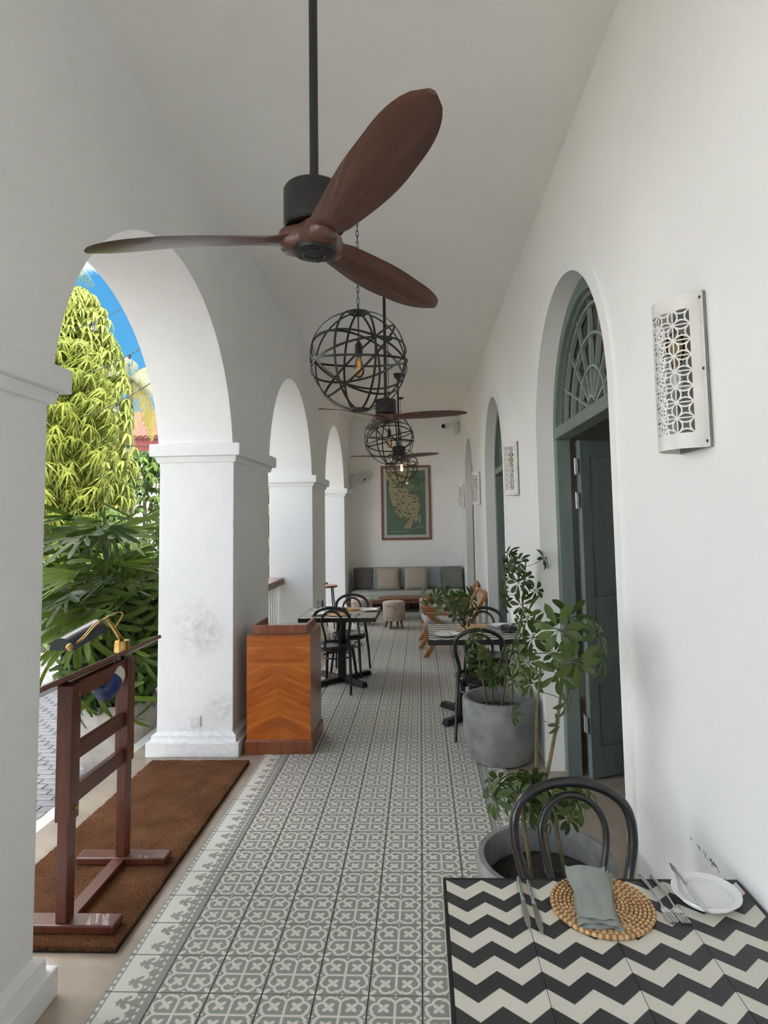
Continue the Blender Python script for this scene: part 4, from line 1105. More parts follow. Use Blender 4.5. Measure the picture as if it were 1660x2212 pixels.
for k, (ya, yb, lb) in enumerate(((-.50, -.13, 'pale printed menu sheet on the near half of the menu stand'), (-.10, .27, 'pale printed menu sheet on the far half of the menu stand'))):
    o = MB().box(-.27, .045, ya, yb, .0205, .0225).xf(MW).build('menu_sheet', MATS['paper_white'], smooth=0); tag(o, lb, 'menu', 'menu sheets on the stand')
def reading_lamp():
    t = thing('reading_lamp', 'brass and black reading lamp arching over the menu stand', 'lamp')
    B = MATS['brass']; c = MW @ Vector((.02, .20, .021)); up = Vector((-.10, -.12, 1)).normalized()
    MB().cyl(c, c + Vector((0,0,.058)), .040, .036, 24).build('base', B, t, bevel=.003)
    p0 = c + Vector((0,0,.055)); p1 = c + Vector((-.03, -.10, .185)); p2 = c + Vector((-.05, .05, .195))
    MB().tube([p0, p1], [.011, .008], 12).build('stem', B, t)
    MB().tube(spline([p1 + Vector((0,.02,.01)), p2, c + Vector((-.03,.06,.18)), c + Vector((-.03,-.03,.12))], 6), .0035, 8).build('loop_wire', B, t)
    a = c + Vector((-.10, -.375, .085)); b = c + Vector((-.085, -.10, .125))
    for q in (0, 1): MB().tube(spline([p1 + Vector((0,.02*q,.012*q)), c + Vector((-.04,-.19,.18 - .012*q)), c + Vector((-.04,-.30,.135 - .012*q)), a + Vector((.05,.01,.02))], 6), .0035, 8).build('arm', B, t)
    # half-cylinder shade
    ax = (b - a).normalized(); u = ax.cross(Vector((0,0,1))).normalized(); w = u.cross(ax); rad = .058; N = 16; mb = MB(); pts = []
    for e, z in ((0, 0), (1, 0)):
        pass
    L = (b - a).length
    for i in range(N + 1):
        th = PI * i / N
        for rr, l in ((rad, 0), (rad, L), (rad - .004, L), (rad - .004, 0)):
            pts.append(a + ax * l + u * rr * math.cos(th) + w * rr * math.sin(th))
    mb.add(pts, [(i*4+k, i*4+(k+1)%4, (i+1)*4+(k+1)%4, (i+1)*4+k) for i in range(N) for k in range(4)] + [(0,1,2,3),(N*4,N*4+3,N*4+2,N*4+1)])
    sh = mb.build('shade', MATS['lamp_black'], t, 50)
    for e, l in ((a, 0), (b, 0)):
        MB().prism([(rad*math.cos(PI*i/N), rad*math.sin(PI*i/N)) for i in range(N + 1)], lambda p, q, d: e + u*p + w*q + ax*d, -.002, .002).build('end_cap', MATS['lamp_black'], sh, 0)
    MB().ell(a + u*.0 + w*.02 - ax*.012 + Vector((.045,0,0)), (.017,.017,.017)).build('knob', B, t)
reading_lamp()
def hanging_cup():
    c = MW @ Vector((-.02, .12, 0)); c.z -= .095
    t = thing('hanging_cup', 'blue and white cup hung beneath the menu stand board', 'cup', tuple(c))
    M = Matrix.Rotation(R(-55), 4, 'X')
    MB().lathe([(0,-.085),(.045,-.08),(.062,-.055),(.066,-.02),(.064,.01)], n=24).xf(M).build('blue_body', MATS['cup_blue'], t)
    MB().lathe([(.064,.01),(.062,.05),(.05,.075),(.02,.085),(0,.086)], n=24).xf(M).build('white_end', MATS['white_plastic'], t)
    MB().tube(spline([(0,-.045,.055),(0,-.06,.11),(0,.0,.135),(0,.06,.11),(0,.045,.055)], 6), .010, 8).xf(M).build('handle', MATS['white_plastic'], t)
    MB().bar((0,.03,.03), (0,.04,.10), .03, .012).build('hook', MATS['menu_wood'], t)
hanging_cup()

# ================================================================== CONCRETE PLANTERS
def planter(name, x, y, R0, H, label, mat, prof, rz=0):
    t = thing(name, label, 'planter', (x, y, 0 if x > -1.2 else gz + .012), rz, 'big concrete planters')
    MB().lathe(prof, n=56).build('pot', MATS[mat], t, 45)
    zi = H - .10
    MB().lathe([(0, zi + .02), (R0 * .5, zi + .012), (R0 - .045, zi - .004), (R0 - .045, zi - .05), (0, zi - .05)], n=32).build('soil', MATS['soil'], t)
    return t
def bowl(R0, H, foot, th=.035):
    return [(0, 0), (foot, 0), (foot + .05, .012), (R0 * .86, H * .17), (R0 * .955, H * .34), (R0 * .99, H * .55), (R0, H - .012), (R0 - .008, H), (R0 - th, H), (R0 - th - .006, H - .012), (R0 - th - .01, H - .2), (0, H - .2)]
planter('grey_planter', 1.585, 4.72, .273, .445, 'smooth grey concrete planter standing near the wall table', 'concrete_grey', bowl(.273, .445, .17))
planter('grey_planter', 1.500, 2.59, .275, .42, 'wide grey concrete planter behind the near bentwood chair', 'concrete_grey', bowl(.275, .42, .17, .03))
planter('garden_planter', -1.745, 5.62, .365, .62, 'large pale weathered planter outside, holding the fan palm', 'concrete_pale', bowl(.365, .62, .2, .045))

# ================================================================== UMBRELLA-LEAF PLANTS (schefflera)
def leaflet_pts(L, w, droop, n=6):
    """half-widths along a leaflet"""
    out = []
    for i in range(n + 1):
        t = i / n; hw = w * math.sin(PI * min(1, t * .92 + .04)) ** .8 * (.6 + .6 * t) * (1 if t < .9 else 1 - (t - .9) * 6)
        out.append((t * L, hw, -droop * L * t * t + .10 * L * t))
    return out
def palmate(seed, nl=8, L=.10, w=.0195):
    """one leaf: petiole from the origin along +z, leaflets spread at its tip"""
    random.seed(seed); b = MB(); pl = .19
    b.tube(spline([(0,0,0),(.012,0,pl*.5),(0,0,pl)], 4), [.0022]*9, 5)
    for k in range(nl):
        a = 2*PI*k/nl + random.uniform(-.2,.2); l = L * random.uniform(.75,1.1); d = random.uniform(.15,.55); ca, sa = math.cos(a), math.sin(a)
        P = leaflet_pts(l, w * random.uniform(.85,1.15), d); base = []
        for s, hw, z in P:
            s0 = s + .022; zz = pl + z + .004
            for q, f in ((-1, .25), (0, 0), (1, .25)):
                base.append((s0*ca - q*hw*sa, s0*sa + q*hw*ca, zz + abs(q)*hw*f))
        n = len(P)
        b.add(base, [(i*3+j, i*3+j+1, (i+1)*3+j+1, (i+1)*3+j) for i in range(n-1) for j in range(2)])
        b.tube([(0,0,pl),(.024*ca,.024*sa,pl+.004)], .0014, 4)
    NORMALS[0] = False; me = b.mesh('leaf', MATS['schefflera_leaf'], 60); NORMALS[0] = True
    return me
SCH = [palmate(s, n_) for s, n_ in ((1, 8), (2, 7), (3, 9), (4, 7), (5, 8))]
def aim(d, roll=0):
    return Vector((0,0,1)).rotation_difference(Vector(d).normalized()) @ Quaternion((0,0,1), roll)
def clear_of_wall(p, d, sc):
    tip = p + d.normalized() * .28 * sc
    if tip.x > 1.84 and (tip.y > 4.42 or tip.y < 2.80): d.x = -abs(d.x) - .3
    return d
def schefflera(name, label, base, stems, low, seed):
    """stems = [(list of points, [(t, size, outward spread)])]; leaves leave the stems on their petioles"""
    random.seed(seed); base = Vector(base)
    t = thing(name, label, 'plant', tuple(base), 0, 'umbrella-leaf plants')
    for pts, tops in stems:
        sp = spline([Vector(p) - base for p in pts], 10); n = len(sp)
        MB().tube(sp, [.010 - .006 * i / (n-1) for i in range(n)], 8).build('stem', MATS['bark_green'], t, 60)
        for (f, cnt, sc, up) in tops:
            for k in range(cnt):
                i = min(n-1, max(0, int((f + random.uniform(-.045,.045)) * (n-1)))); p = sp[i]
                a = 2*PI*k/cnt + random.uniform(-.4,.4) + f * 9
                d = Vector((math.cos(a), math.sin(a), up + random.uniform(-.2,.3))); d = clear_of_wall(p + base, d, sc)
                inst(random.choice(SCH), t, p, rot=aim(d, random.uniform(0, 6)), scale=sc * random.uniform(.8, 1.15), name='leaf')
    for (p, cnt, sc, spread) in low:
        for k in range(cnt):
            q = Vector(p) - base + Vector((random.uniform(-1,1)*spread, random.uniform(-1,1)*spread, random.uniform(-.6,.8)*spread))
            d = Vector((random.uniform(-1,1), random.uniform(-1,1), random.uniform(.1,1.2))); d = clear_of_wall(q + base, d, sc)
            inst(random.choice(SCH), t, q, rot=aim(d, random.uniform(0, 6)), scale=sc * random.uniform(.75, 1.15), name='leaf')
    return t
# plant in the grey planter: one tall upright stem and one long stem leaning left
A = [(1.60,4.74,.34), at(1098,1440,4.74), at(1113,1385,4.70), at(1128,1330,4.65), at(1131,1280,4.58), at(1137,1210,4.46)]
B = [(1.54,4.70,.34), at(1058,1440,4.60), at(1020,1375,4.48), at(985,1335,4.40), at(968,1292,4.36)]
schefflera('umbrella_plant', 'tall umbrella-leaf plant growing in the farther grey planter', (1.585, 4.72, .34),
    [(A, [(.97, 6, .78, .35), (.86, 5, .80, .05), (.74, 3, .7, .0), (.5, 2, .5, .1)]), (B, [(.96, 6, .85, .1), (.86, 3, .75, -.1), (.45, 2, .45, .4)]),
     ([(1.66,4.66,.34), at(1112,1450,4.6), at(1122,1410,4.56)], [(.9, 4, .62, .4)]), ([(1.50,4.66,.34), at(1040,1450,4.55), at(1035,1425,4.52)], [(.9, 4, .6, .4), (.5, 3, .55, .2)])],
    [(at(1080,1478,4.55), 9, .55, .08), (at(1045,1485,4.5), 6, .55, .06), (at(1110,1478,4.55), 5, .6, .07)], 11)
C = [(1.51,2.62,.32), at(1163,1740,2.62), at(1160,1660,2.62), at(1160,1560,2.60), at(1164,1500,2.58), at(1168,1440,2.56)]
D = [(1.52,2.60,.32), at(1172,1720,2.60), at(1185,1660,2.58), at(1202,1570,2.56), at(1214,1490,2.55), at(1219,1430,2.54), at(1221,1368,2.52)]
schefflera('umbrella_plant', 'umbrella-leaf plant with two bare stems behind the near chair', (1.50, 2.59, .32),
    [(C, [(.98, 4, .62, .45), (.84, 3, .62, .0), (.62, 2, .5, .1)]), (D, [(.98, 4, .82, .4), (.90, 4, .82, .0), (.80, 2, .75, -.15)]),
     ([(1.44,2.55,.32), at(1130,1760,2.52), at(1128,1725,2.5)], [(.95, 4, .65, .2), (.6, 3, .6, .1)]), ([(1.58,2.6,.32), at(1200,1770,2.6), at(1208,1735,2.6)], [(.95, 4, .65, .2), (.55, 3, .6, .2)])],
    [(at(1120,1745,2.5), 5, .6, .06), (at(1180,1755,2.55), 4, .6, .07), (at(1215,1765,2.62), 4, .6, .06), (at(1130,1800,2.5), 4, .6, .05)], 23)
# ================================================================== LOUNGE AT THE FAR END
def cushion_mesh(w, h, d, name, mat, puff=.5, seed=0):
    """square scatter cushion in the xz plane, thickness along y, pinched at its edges"""
    random.seed(seed); b = MB(); n = 15; P = []
    for side in (1, -1):
        for j in range(n):
            for i in range(n):
                u, v = i/(n-1)*2-1, j/(n-1)*2-1
                e = ((1-abs(u)**3)*(1-abs(v)**3)) ** puff
                pin = 1 - .05 * (1 - abs(u)) * abs(v)**4 ; pin2 = 1 - .05 * (1 - abs(v)) * abs(u)**4
                P.append((u*w/2*pin2, side*(d/2*e), h/2 + v*h/2*pin))
    m = n*n
    for s in (0, 1):
        for j in range(n-1):
            for i in range(n-1):
                q = [s*m+j*n+i, s*m+j*n+i+1, s*m+(j+1)*n+i+1, s*m+(j+1)*n+i]; b.f.append(tuple(q if s else q[::-1]))
    b.v = P
    bm = b.mesh(name, MATS[mat], 80); return bm
def rbox(x0, x1, y0, y1, z0, z1): return MB().box(x0, x1, y0, y1, z0, z1)
t = thing('sofa', 'long low grey woven sofa along the back wall', 'sofa', (.75, 12.32, 0))
rbox(-1.11, 1.11, -.37, .47, .165, .215).build('base_frame', MATS['stool_wood'], t, smooth=0, bevel=.006)
for x in (-1.04, 0, 1.04):
    for y in (-.28, .40): rbox(x-.03, x+.03, y-.03, y+.03, 0, .165).build('leg', MATS['black_wood'], t, smooth=0)
rbox(-1.08, 1.08, .05, .10, .0, .165).build('plinth_board', MATS['black_wood'], t, smooth=0)
o = rbox(-1.105, 1.105, -.375, .34, .215, .378).build('seat_cushion', MATS['sofa_fabric'], t, bevel=.05, segs=5)
o = rbox(-1.115, 1.115, .31, .475, .215, .80).build('backrest', MATS['green_tweed'], t, bevel=.04, segs=4)
CUSH = {k: cushion_mesh(w, h, d, 'cushion', m_, pf) for k, (w, h, d, m_, pf) in {'dark': (.42, .42, .10, 'dark_tweed', .22), 'green': (.44, .42, .10, 'green_tweed', .22), 'blue': (.46, .44, .13, 'blue_grey_cloth', .4), 'beige': (.455, .445, .15, 'beige_cloth', .45)}.items()}
def cushion(kind, x, y, lean, yaw, label):
    o = bpy.data.objects.new('cushion', CUSH[kind]); COL.objects.link(o); o.location = (x, y, .380); o.rotation_euler = (R(-lean), 0, R(yaw)); tag(o, label, 'cushion', 'scatter cushions on the sofa')
cushion('dark', -.135, 12.48, 8, 0, 'dark brown tweed cushion at the left end of the sofa')
cushion('green', 1.64, 12.48, 8, 0, 'grey-green tweed cushion at the right end of the sofa')
cushion('blue', .27, 12.47, 9, 0, 'blue-grey cushion behind the left beige cushion')
cushion('blue', .745, 12.47, 9, 1, 'blue-grey cushion in the middle, between the two beige cushions')
cushion('blue', 1.215, 12.47, 9, -1, 'blue-grey cushion right of the right beige cushion')
cushion('beige', .367, 12.30, 12, 2, 'left of the two square beige cushions on the sofa')
cushion('beige', .915, 12.30, 12, -3, 'right of the two square beige cushions on the sofa')

def round_stool(x, y, label, mat='stool_fabric'):
    t = thing('round_stool', label, 'stool', (x, y, 0), .4, 'round upholstered stools')
    MB().lathe([(0,.135),(.165,.135),(.178,.15),(.181,.26),(.182,.352),(.178,.358)], n=40).build('drum', MATS[mat], t, 40)
    MB().lathe([(.178,.358),(.184,.366),(.186,.395),(.176,.425),(.14,.438),(0,.440)], n=40).build('seat_pad', MATS[mat], t, 60)
    MB().lathe([(.181,.352),(.188,.357),(.181,.362)], n=40, closed=True).build('piping', MATS[mat], t)
    for k in range(4):
        a = PI/4 + k*PI/2; c, s_ = math.cos(a), math.sin(a)
        MB().tube([(.12*c,.12*s_,.14),(.15*c,.15*s_,0)], [.024,.015], 8).build('leg', MATS['stool_wood'], t)
    return t
round_stool(.565, 10.225, 'round beige stool in the open, nearest of the stools')
round_stool(.0, 10.62, 'round pale stool behind the chair at the lectern-side table')
round_stool(1.165, 10.60, 'round beige stool beside the coffee table, behind the easy chair cushions')
round_stool(1.52, 11.2, 'round pale-topped stool between the easy chair back and the sofa', 'sofa_fabric')

t = thing('coffee_table', 'low wooden coffee table with rounded ends in front of the sofa', 'coffee table', (.76, 11.15, 0))
poly = [(-.30 + .22*math.cos(a), .22*math.sin(a)) for a in [PI/2 + PI*k/12 for k in range(13)]] + [(.30 + .22*math.cos(a), .22*math.sin(a)) for a in [-PI/2 + PI*k/12 for k in range(13)]]
MB().prism(poly, lambda a, b, d: (a, b, d), .355, .385).build('table_top', MATS['stool_wood'], t, 40, bevel=.004)
for s in (-1, 1):
    MB().tube([(s*.36,-.16,0),(s*.28,-.02,.355),(s*.28,.02,.355),(s*.36,.16,0)], .009, 8).build('leg', MATS['black_metal'], t)
MB().tube([(-.33,-.11,.14),(.33,-.11,.14)], .006, 6).build('stretcher', MATS['black_metal'], t)

def easy_chair(x, y, rz, label):
    t = thing('easy_chair', label, 'armchair', (x, y, 0), rz, 'teak easy chairs with cane backs'); T = MATS['teak']
    for s in (-1, 1):
        X = s*.285
        MB().bar((X, .40, 0), (X, .14, .37), .04, .062, (0,1,0)).build('front_leg', T, t, smooth=0, bevel=.006)
        MB().bar((X, -.40, 0), (X, -.16, .34), .04, .062, (0,1,0)).build('rear_leg', T, t, smooth=0, bevel=.006)
        MB().bar((X, .17, .335), (X, -.20, .305), .038, .055).build('side_rail', T, t, smooth=0, bevel=.004)
        MB().bar((X, .10, .35), (X, .34, .54), .038, .06, (0,1,0)).build('arm_post', T, t, smooth=0, bevel=.004)
        MB().bar((X, .40, .555), (X, -.30, .525), .062, .028).build('armrest', T, t, smooth=0, bevel=.008)
        MB().bar((X*.88, -.14, .29), (X*.88, -.43, .80), .034, .045, (0,1,0)).build('back_stile', T, t, smooth=0, bevel=.004)
    MB().bar((-.268, -.425, .79), (.268, -.425, .79), .04, .04).build('top_rail', T, t, smooth=0, bevel=.005)
    MB().bar((-.268, -.175, .355), (.268, -.175, .355), .036, .036).build('lower_rail', T, t, smooth=0, bevel=.004)
    MB().bar((0, -.185, .37), (0, -.42, .785), .47, .006, (0,1,0)).build('cane_panel', MATS['woven_cane'], t, smooth=0)
    MB().bar((-.29, .33, .375), (.29, .33, .375), .05, .04).build('front_rail', T, t, smooth=0, bevel=.005)
    b = MB().bar((0, .36, .40), (0, -.17, .325), .53, .03); b.build('seat_frame', T, t, smooth=0)
    MB().bar((0, .385, .455), (0, -.20, .375), .54, .085).build('seat_cushion', MATS['grey_cushion'], t, bevel=.035, segs=4)
    return t
easy_chair(1.42, 8.35, R(96), 'teak easy chair with cane back, nearer of the pair by the right wall')
easy_chair(1.42, 9.42, R(84), 'teak easy chair with cane back, farther of the pair, nearer the sofa')

def bar_stool(x, y, label):
    t = thing('bar_stool', label, 'bar stool', (x, y, 0), .3, 'bar stools behind the middle column')
    MB().lathe([(0,.695),(.15,.695),(.165,.70),(.168,.715),(.16,.728),(0,.732)], n=28).build('seat', MATS['red_seat'], t, 40)
    for k in range(4):
        a = PI/4 + k*PI/2; c, s_ = math.cos(a), math.sin(a)
        MB().tube([(.11*c,.11*s_,.70),(.19*c,.19*s_,0)], .011, 8).build('leg', MATS['black_metal'], t)
    MB().tube([(.165*math.cos(2*PI*k/24), .165*math.sin(2*PI*k/24), .24) for k in range(24)], .008, 6, closed=True).build('foot_ring', MATS['black_metal'], t)
bar_stool(-.50, 10.02, 'red-seated bar stool peeping out behind the middle column')
bar_stool(-.72, 10.45, 'second red-seated bar stool, slightly farther behind the middle column')

def railing(cy, label):
    t = thing('railing', label, 'railing', (-.93, cy, 0), 0)
    L = 1.21
    MB().box(-.10, .10, -L, L, .925, 1.01).build('hand_rail', MATS['rail_wood'], t, smooth=0, bevel=.006)
    MB().box(-.035, .035, -L, L, .08, .12).build('bottom_rail', MATS['rail_wood'], t, smooth=0)
    src = None; n = 20
    for k in range(n):
        y = -L + .06 + (2*L - .12) * k / (n-1)
        if src is None: src = MB().box(-.018, .018, -.018, .018, .12, .925).build('baluster', MATS['kerb_paint'], t, smooth=0, loc=(0, y, 0))
        else: inst(src, t, (0, y, 0), name='baluster')
    for y in (-.98, -.02, .94): MB().cyl((.1, y, .965), (.104, y, .965), .008, n=8).build('bolt', MATS['black_metal'], t)
railing(7.117, 'weathered wooden railing with pale balusters, in the arch behind the lectern')
# ================================================================== GARDEN
def rhapis_frond(seed, upright=False):
    """petiole along +z, then a fan of narrow drooping fingers"""
    random.seed(seed); b = MB(); pl = .26; nf = random.choice((7, 8, 9))
    b.tube(spline([(0,0,0),(.02,0,pl*.6),(.06,0,pl)], 4), .0035, 5)
    o = Vector((.06, 0, pl))
    for k in range(nf):
        a = (R(-80) + R(160) * k / (nf-1) if upright else R(-105) + R(210) * k / (nf-1)) + random.uniform(-.06,.06); l = random.uniform(.33,.45) * (1 - .15*abs(a)/2); w = random.uniform(.017,.024)
        dr = random.uniform(.05,.3) if upright else random.uniform(.5,1.0); ca, sa = math.cos(a), math.sin(a); n = 6; pts = []
        for i in range(n + 1):
            s = i / n; hw = w * min(1, .45 + s * 2.2) * (1 if s < .93 else .45); x = l * s * (1 - .18 * dr * s); z = l * ((1.0 if upright else .42) * s - dr * s * s)
            for q in (-1, 0, 1): pts.append(o + Vector((x*ca - q*hw*sa, x*sa + q*hw*ca, z + abs(q)*hw*.35)))
        b.add(pts, [(i*3+j, i*3+j+1, (i+1)*3+j+1, (i+1)*3+j) for i in range(n) for j in range(2)])
    NORMALS[0] = False; me = b.mesh('frond', MATS['rhapis_leaf'], 60); NORMALS[0] = True; return me
RH = [rhapis_frond(s) for s in range(5)]; RHU = [rhapis_frond(20 + s, True) for s in range(3)]
def fan_palm():
    random.seed(77); base = Vector((-1.745, 5.62, gz + .50))
    t = thing('fan_palm', 'bushy green fan palm filling the left archway, in a pale planter', 'plant', tuple(base))
    for k in range(34):
        a = random.uniform(0, 2*PI); r0 = random.uniform(0, .24); lean = random.uniform(.1,.75); h = random.uniform(.55, 1.75)
        p0 = Vector((r0*math.cos(a), r0*math.sin(a), 0)); d = Vector((math.cos(a)*lean*.62, math.sin(a)*lean*.62, 1))
        if k % 3 == 0: d += Vector((.15, -.32, 0))
        p1 = p0 + Vector((d.x*h*.55, d.y*h*.55, h))
        MB().tube(spline([p0, p0 + Vector((d.x*.12*h, d.y*.12*h, h*.5)), p1], 5), .008, 6).build('cane', MATS['bark_green'], t)
        n = 3 + int(h * 2.6)
        for i in range(n):
            f = 1 - (i / n) * .75; p = p0 + (p1 - p0) * f; p.z = h * f
            b_ = random.uniform(0, 2*PI); out = Vector((math.cos(b_), math.sin(b_), random.uniform(-.15, .95 if f > .8 else .5)))
            out += Vector((d.x, d.y, 0)) * .8 + Vector((.12, -.35, 0))
            q = Vector((0,0,1)).rotation_difference(out.normalized())
            # turn the fan so that its open side faces along the outward direction
            x = q @ Vector((1,0,0)); h_ = Vector((out.x, out.y, -.6)); hh = h_ - out.normalized() * h_.dot(out.normalized())
            if hh.length > 1e-3:
                hh.normalize(); y = q @ Vector((0,1,0)); q = q @ Quaternion((0,0,1), math.atan2(hh.dot(y), hh.dot(x)))
            me = random.choice(RHU if f > .86 and h > .9 else RH); sc = random.uniform(.8, 1.15)
            W = [base + p + (q @ v.co) * sc for v in me.vertices]
            if any(w.x > -1.07 and 4.75 < w.y < 5.95 for w in W) or any(w.x > -.88 for w in W): continue      # would run into the column
            inst(me, t, p, rot=q, scale=sc, name='frond')
fan_palm()

def drooping_cluster(seed, mat, L=.26, w=.024, n=8):
    """whorl of hanging lance-shaped leaves at a twig end"""
    random.seed(seed); b = MB()
    for k in range(n):
        a = 2*PI*k/n + random.uniform(-.3,.3); l = L * random.uniform(.75,1.15); ca, sa = math.cos(a), math.sin(a); sp = random.uniform(.45,.85); m = 4; pts = []
        for i in range(m + 1):
            s = i/m; hw = w * math.sin(PI*min(1, .12 + s*.86)); x = l*s*sp; z = .10*l*s - l*s*s*random.uniform(.75,.85)
            for q in (-1, 1): pts.append((x*ca - q*hw*sa, x*sa + q*hw*ca, z))
        b.add(pts, [(i*2, i*2+1, i*2+3, i*2+2) for i in range(m)])
    return b
def leafy_tree(name, label, base, profile, count, mat, L, w, seed, n=8, named=220, trunk=.12, tilt=.35):
    """profile(f) -> radius at relative height f; the leaf whorls nearest the viewer are single parts, the rest one crown"""
    random.seed(seed); base = Vector(base); H = profile['h']; rad = profile['r']
    t = thing(name, label, 'tree', tuple(base), 0)
    MB().tube(spline([(0,0,0),(.05,.02,H*.4),(0,.03,H*.85)],6), [trunk*(1-.8*i/12) for i in range(13)], 8).build('trunk', MATS['trunk_brown'], t)
    NORMALS[0] = False
    meshes = [drooping_cluster(seed*10+k, mat, L, w, n) for k in range(4)]; shared = [m_.mesh('leaf_cluster', MATS[mat], 0) for m_ in meshes]
    spots = []
    for k in range(count):
        f = random.random() ** .85; z = profile['z0'] + (H - profile['z0']) * f; r = rad(f) * (random.random() ** .4); a = random.uniform(0, 2*PI)
        p = Vector((r*math.cos(a), r*math.sin(a), z)); out = Vector((math.cos(a)*tilt, math.sin(a)*tilt, 1))
        spots.append(((base + p - Vector(CAM)).length, p, out, random.uniform(.8,1.25), random.uniform(0,6)))
    spots.sort(key=lambda q: q[0]); crown = MB()
    for i, (d, p, out, sc, roll) in enumerate(spots):
        q = aim(out, roll)
        if i < named: inst(shared[i % 4], t, p, rot=q, scale=sc, name='leaf_cluster')
        else: 
            M = Matrix.Translation(p) @ q.to_matrix().to_4x4() @ Matrix.Scale(sc, 4); src = meshes[i % 4]
            crown.add([M @ Vector(v) for v in src.v], src.f)
    if crown.f:
        o = crown.build('crown', MATS[mat], t, 0); o['kind'] = 'stuff'
    NORMALS[0] = True
    return t
# drooping mast tree in the sun, seen through the first arch
leafy_tree('mast_tree', 'tall sunlit tree with drooping yellow-green leaves beyond the archway', (-6.75, 13.6, gz), {'h': 7.7, 'z0': .6, 'r': lambda f: 1.35 * (1 - f**3.5) ** .6 * (.85 + .3*f*(1.2-f))}, 1700, 'tree_leaf', .36, .028, 3)
leafy_tree('green_tree', 'round leafy shrub tree in front of the red-roofed house', (-6.93, 17.42, gz), {'h': 4.3, 'z0': 1.0, 'r': lambda f: 1.5 * math.sin(PI*min(1,(.15+.8*f)))**.7}, 420, 'hedge_leaf', .24, .045, 4, 7, 120)
leafy_tree('shrub', 'dark dense shrub low behind the fan palm', (-5.08, 11.35, gz), {'h': 2.6, 'z0': .15, 'r': lambda f: 1.3 * (1 - f**3)**.6}, 420, 'hedge_leaf', .22, .03, 6, 7, 100)
leafy_tree('shrub', 'dense shrub beside the railing, glimpsed between two columns', (-3.3, 17.2, gz), {'h': 3.2, 'z0': .15, 'r': lambda f: .9 * (1 - f**3)**.6}, 380, 'hedge_leaf', .22, .03, 7, 7, 100)

def pinnate(seed, L, mat, lw=.014, ll=.42, droop=1.0, n=34):
    """feather palm frond: rachis starts along +x and arches over; leaflets hang from it"""
    random.seed(seed); b = MB(); pts = []
    for i in range(n + 1):
        s = i / n; pts.append(Vector((L*s*(1-.22*droop*s), 0, L*(.38*s - .72*droop*s*s))))
    b.tube(pts, [.016*(1-.85*i/n) for i in range(n+1)], 5)
    for i in range(3, n):
        s = i / n; l = ll * math.sin(PI*min(1, .18 + s*.78)) * random.uniform(.85,1.1); tan = (pts[i+1]-pts[i]).normalized()
        for side in (-1, 1):
            d = (Vector((0, side, 0)) * .75 + tan * .55 + Vector((0,0,-.25))).normalized(); wv = tan * lw; p = pts[i]; q = []
            for k in range(4):
                u = k/3; c = p + d*l*u + Vector((0,0,-.55*l*u*u)); hw = (1 if k < 3 else .25) * (.6 if k == 0 else 1); q += [c - wv*hw, c + wv*hw]
            b.add(q, [(k*2, k*2+1, k*2+3, k*2+2) for k in range(3)])
    NORMALS[0] = False; me = b.mesh('frond', MATS[mat], 0); NORMALS[0] = True; return me
def feather_palm(name, label, base, crown_z, fronds, mat, seed, trunk=.10, extra=None):
    t = thing(name, label, 'palm tree', tuple(base)); random.seed(seed)
    MB().tube(spline([(0,0,0),(.06,.03,crown_z*.5),(0,0,crown_z)],8), [trunk*(1-.3*i/16) for i in range(17)], 10).build('trunk', MATS['trunk_brown'], t)
    ms = {}
    for az, up, L, dr, mt in fronds:
        k = (round(L,1), round(dr,1), mt or mat)
        if k not in ms: ms[k] = pinnate(seed + len(ms), L, mt or mat, droop=dr, ll=.36*L/1.6)
        inst(ms[k], t, (0,0,crown_z), rot=(Quaternion((0,0,1), R(az)) @ Quaternion((0,1,0), R(-up))), name='frond', scale=1.28)
    return t
leafy_tree('bamboo_clump', 'bright yellow-green clump of narrow leaves in front of the mast tree', (-5.45, 11.0, gz), {'h': 5.6, 'z0': 1.6, 'r': lambda f: (.55 + .62*f) * (1 - max(0, f-.55)**2 * 3.6)}, 900, 'bamboo_leaf', .34, .014, 13, 10, 240, .05, .9)
feather_palm('pale_palm', 'pale feathery palm whose fronds hang against the blue sky', (-8.0, 18.7, gz), 6.75,
    [(-8, 25, 1.5, 1.15, None), (-35, 5, 1.5, 1.15, None), (10, -25, 1.4, 1.0, None), (60, 30, 1.5, 1.1, None), (150, 30, 1.5, 1.1, None), (220, 25, 1.5, 1.1, None), (-70, 35, 1.5, 1.1, None), (-15, -50, 1.9, .8, 'yellow_leaf'), (20, -62, 1.9, .7, 'yellow_leaf')], 'pale_frond', 41, .12)
feather_palm('tall_palm', 'tall palm with hanging fronds at the very top of the archway', (-8.3, 12.4, gz), 8.5,
    [(-10, 10, 2.4, 1.2, None), (-40, -5, 2.4, 1.2, None), (15, -15, 2.4, 1.1, None), (60, 20, 2.4, 1.1, None), (-80, 15, 2.4, 1.1, None), (130, 25, 2.4, 1.1, None), (200, 20, 2.4, 1.1, None)], 'bamboo_leaf', 51, .12)

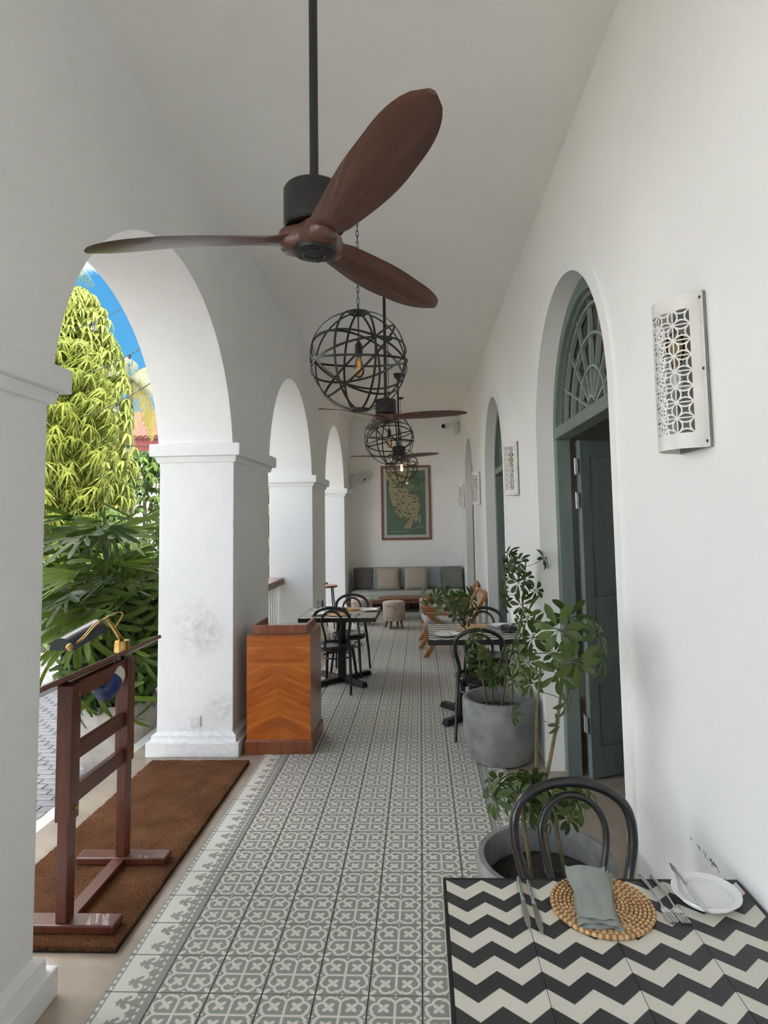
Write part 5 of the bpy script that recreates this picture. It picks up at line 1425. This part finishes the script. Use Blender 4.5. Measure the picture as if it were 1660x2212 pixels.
# house across the garden
def house():
    t = thing('garden_house', 'house with red tiled roof and red balcony posts beyond the garden', 'house', (-10.2, 23.5, gz + .45)); W = MATS['outer_plaster']; z = -gz
    MB().box(-3.2, 4.2, 0, 6, -.45, 4.75).build('wall', W, t, smooth=0)
    MB().add([(-3.9,-1.3,4.9),(4.9,-1.3,4.9),(4.9,7,4.9),(-3.9,7,4.9),(-3.9,3,6.6),(4.9,3,6.6)], [(0,1,5,4),(2,3,4,5),(0,4,3),(1,2,5),(0,3,2,1)]).build('roof', MATS['roof_tile_red'], t, 0)
    rf = t.children[-1]
    for k in range(44):
        x = -3.8 + k*.2; MB().tube([(x,-1.34,4.95),(x,3,6.66)], .06, 6).build('roof_tile', MATS['roof_tile_red'], rf)
    MB().box(-3.85, 4.85, -1.25, -1.15, 4.45, 4.9).build('fascia', MATS['fascia_red'], t, smooth=0)
    MB().box(-3.2, 4.2, -1.1, 0, 2.75, 2.9).build('balcony_floor', W, t, smooth=0)
    for x in (-3.0, -1.2, .6, 2.4, 4.0): MB().box(x-.07, x+.07, -1.08, -.94, 2.9, 4.6).build('balcony_post', MATS['fascia_red'], t, smooth=0)
    MB().box(-3.2, 4.2, -1.06, -.98, 3.65, 3.72).build('balcony_rail', MATS['fascia_red'], t, smooth=0)
    src = None
    for k in range(46):
        x = -3.15 + k*.16
        if src is None: src = MB().box(-.025,.025,-1.04,-.99,2.9,3.65).build('balcony_baluster', MATS['kerb_paint'], t, smooth=0, loc=(x,0,0))
        else: inst(src, t, (x,0,0), name='balcony_baluster')
    for x in (-2.2, -.3, 1.5, 3.3):
        f = MB().box(x-.5, x+.5, -.03, .02, 3.0, 4.4).build('window', MATS['fascia_red'], t, smooth=0)
        for dx in (-.24, .24): MB().box(x+dx-.2, x+dx+.2, -.045, -.03, 3.08, 4.32).build('pane', MATS['window_dark'], f, smooth=0)
house()
o = MB().box(-16.3, -16.0, -14, 33, gz, 1.9).box(-16.3, 6, 32.8, 33.1, gz, 1.9).build('garden_wall', MATS['outer_plaster'], smooth=0); struct(o, 'pale boundary wall around the garden', 'wall')

# string lights
def cable(label, p, q, sag, bulbs):
    p, q = Vector(p), Vector(q); t = thing('string_light', label, 'string light', tuple(p), 0, 'string-light cables over the garden')
    pts = [(q-p)*(k/16) + Vector((0,0,-sag*4*(k/16)*(1-k/16))) for k in range(17)]
    MB().tube(pts, .007, 5).build('cable', MATS['cable_dark'], t)
    for f in bulbs:
        c = pts[int(round(f*16))]
        h = MB().cyl(c, c + Vector((0,0,-.06)), .02, n=8).build('bulb_holder', MATS['cable_dark'], t)
        MB().ell(c + Vector((0,0,-.10)), (.045,.045,.055), 10, 8).build('bulb', MATS['clear_glass'], h)
cable('string-light cable highest in the archway sky', at(150,712,11.5), at(345,612,7.2), .1, (.35,))
cable('string-light cable with a bulb beside the pale palm fronds', at(150,815,11.5), at(352,722,7.0), .1, (.72,))
cable('string-light cable crossing just above the red roof', at(150,905,11.5), at(352,810,7.0), .1, (.62,))
cable('lowest string-light cable, in front of the mast tree', (-6.3, 13.0, 3.6), (-1.03, 8.9, 2.9), .1, (.3, .62))
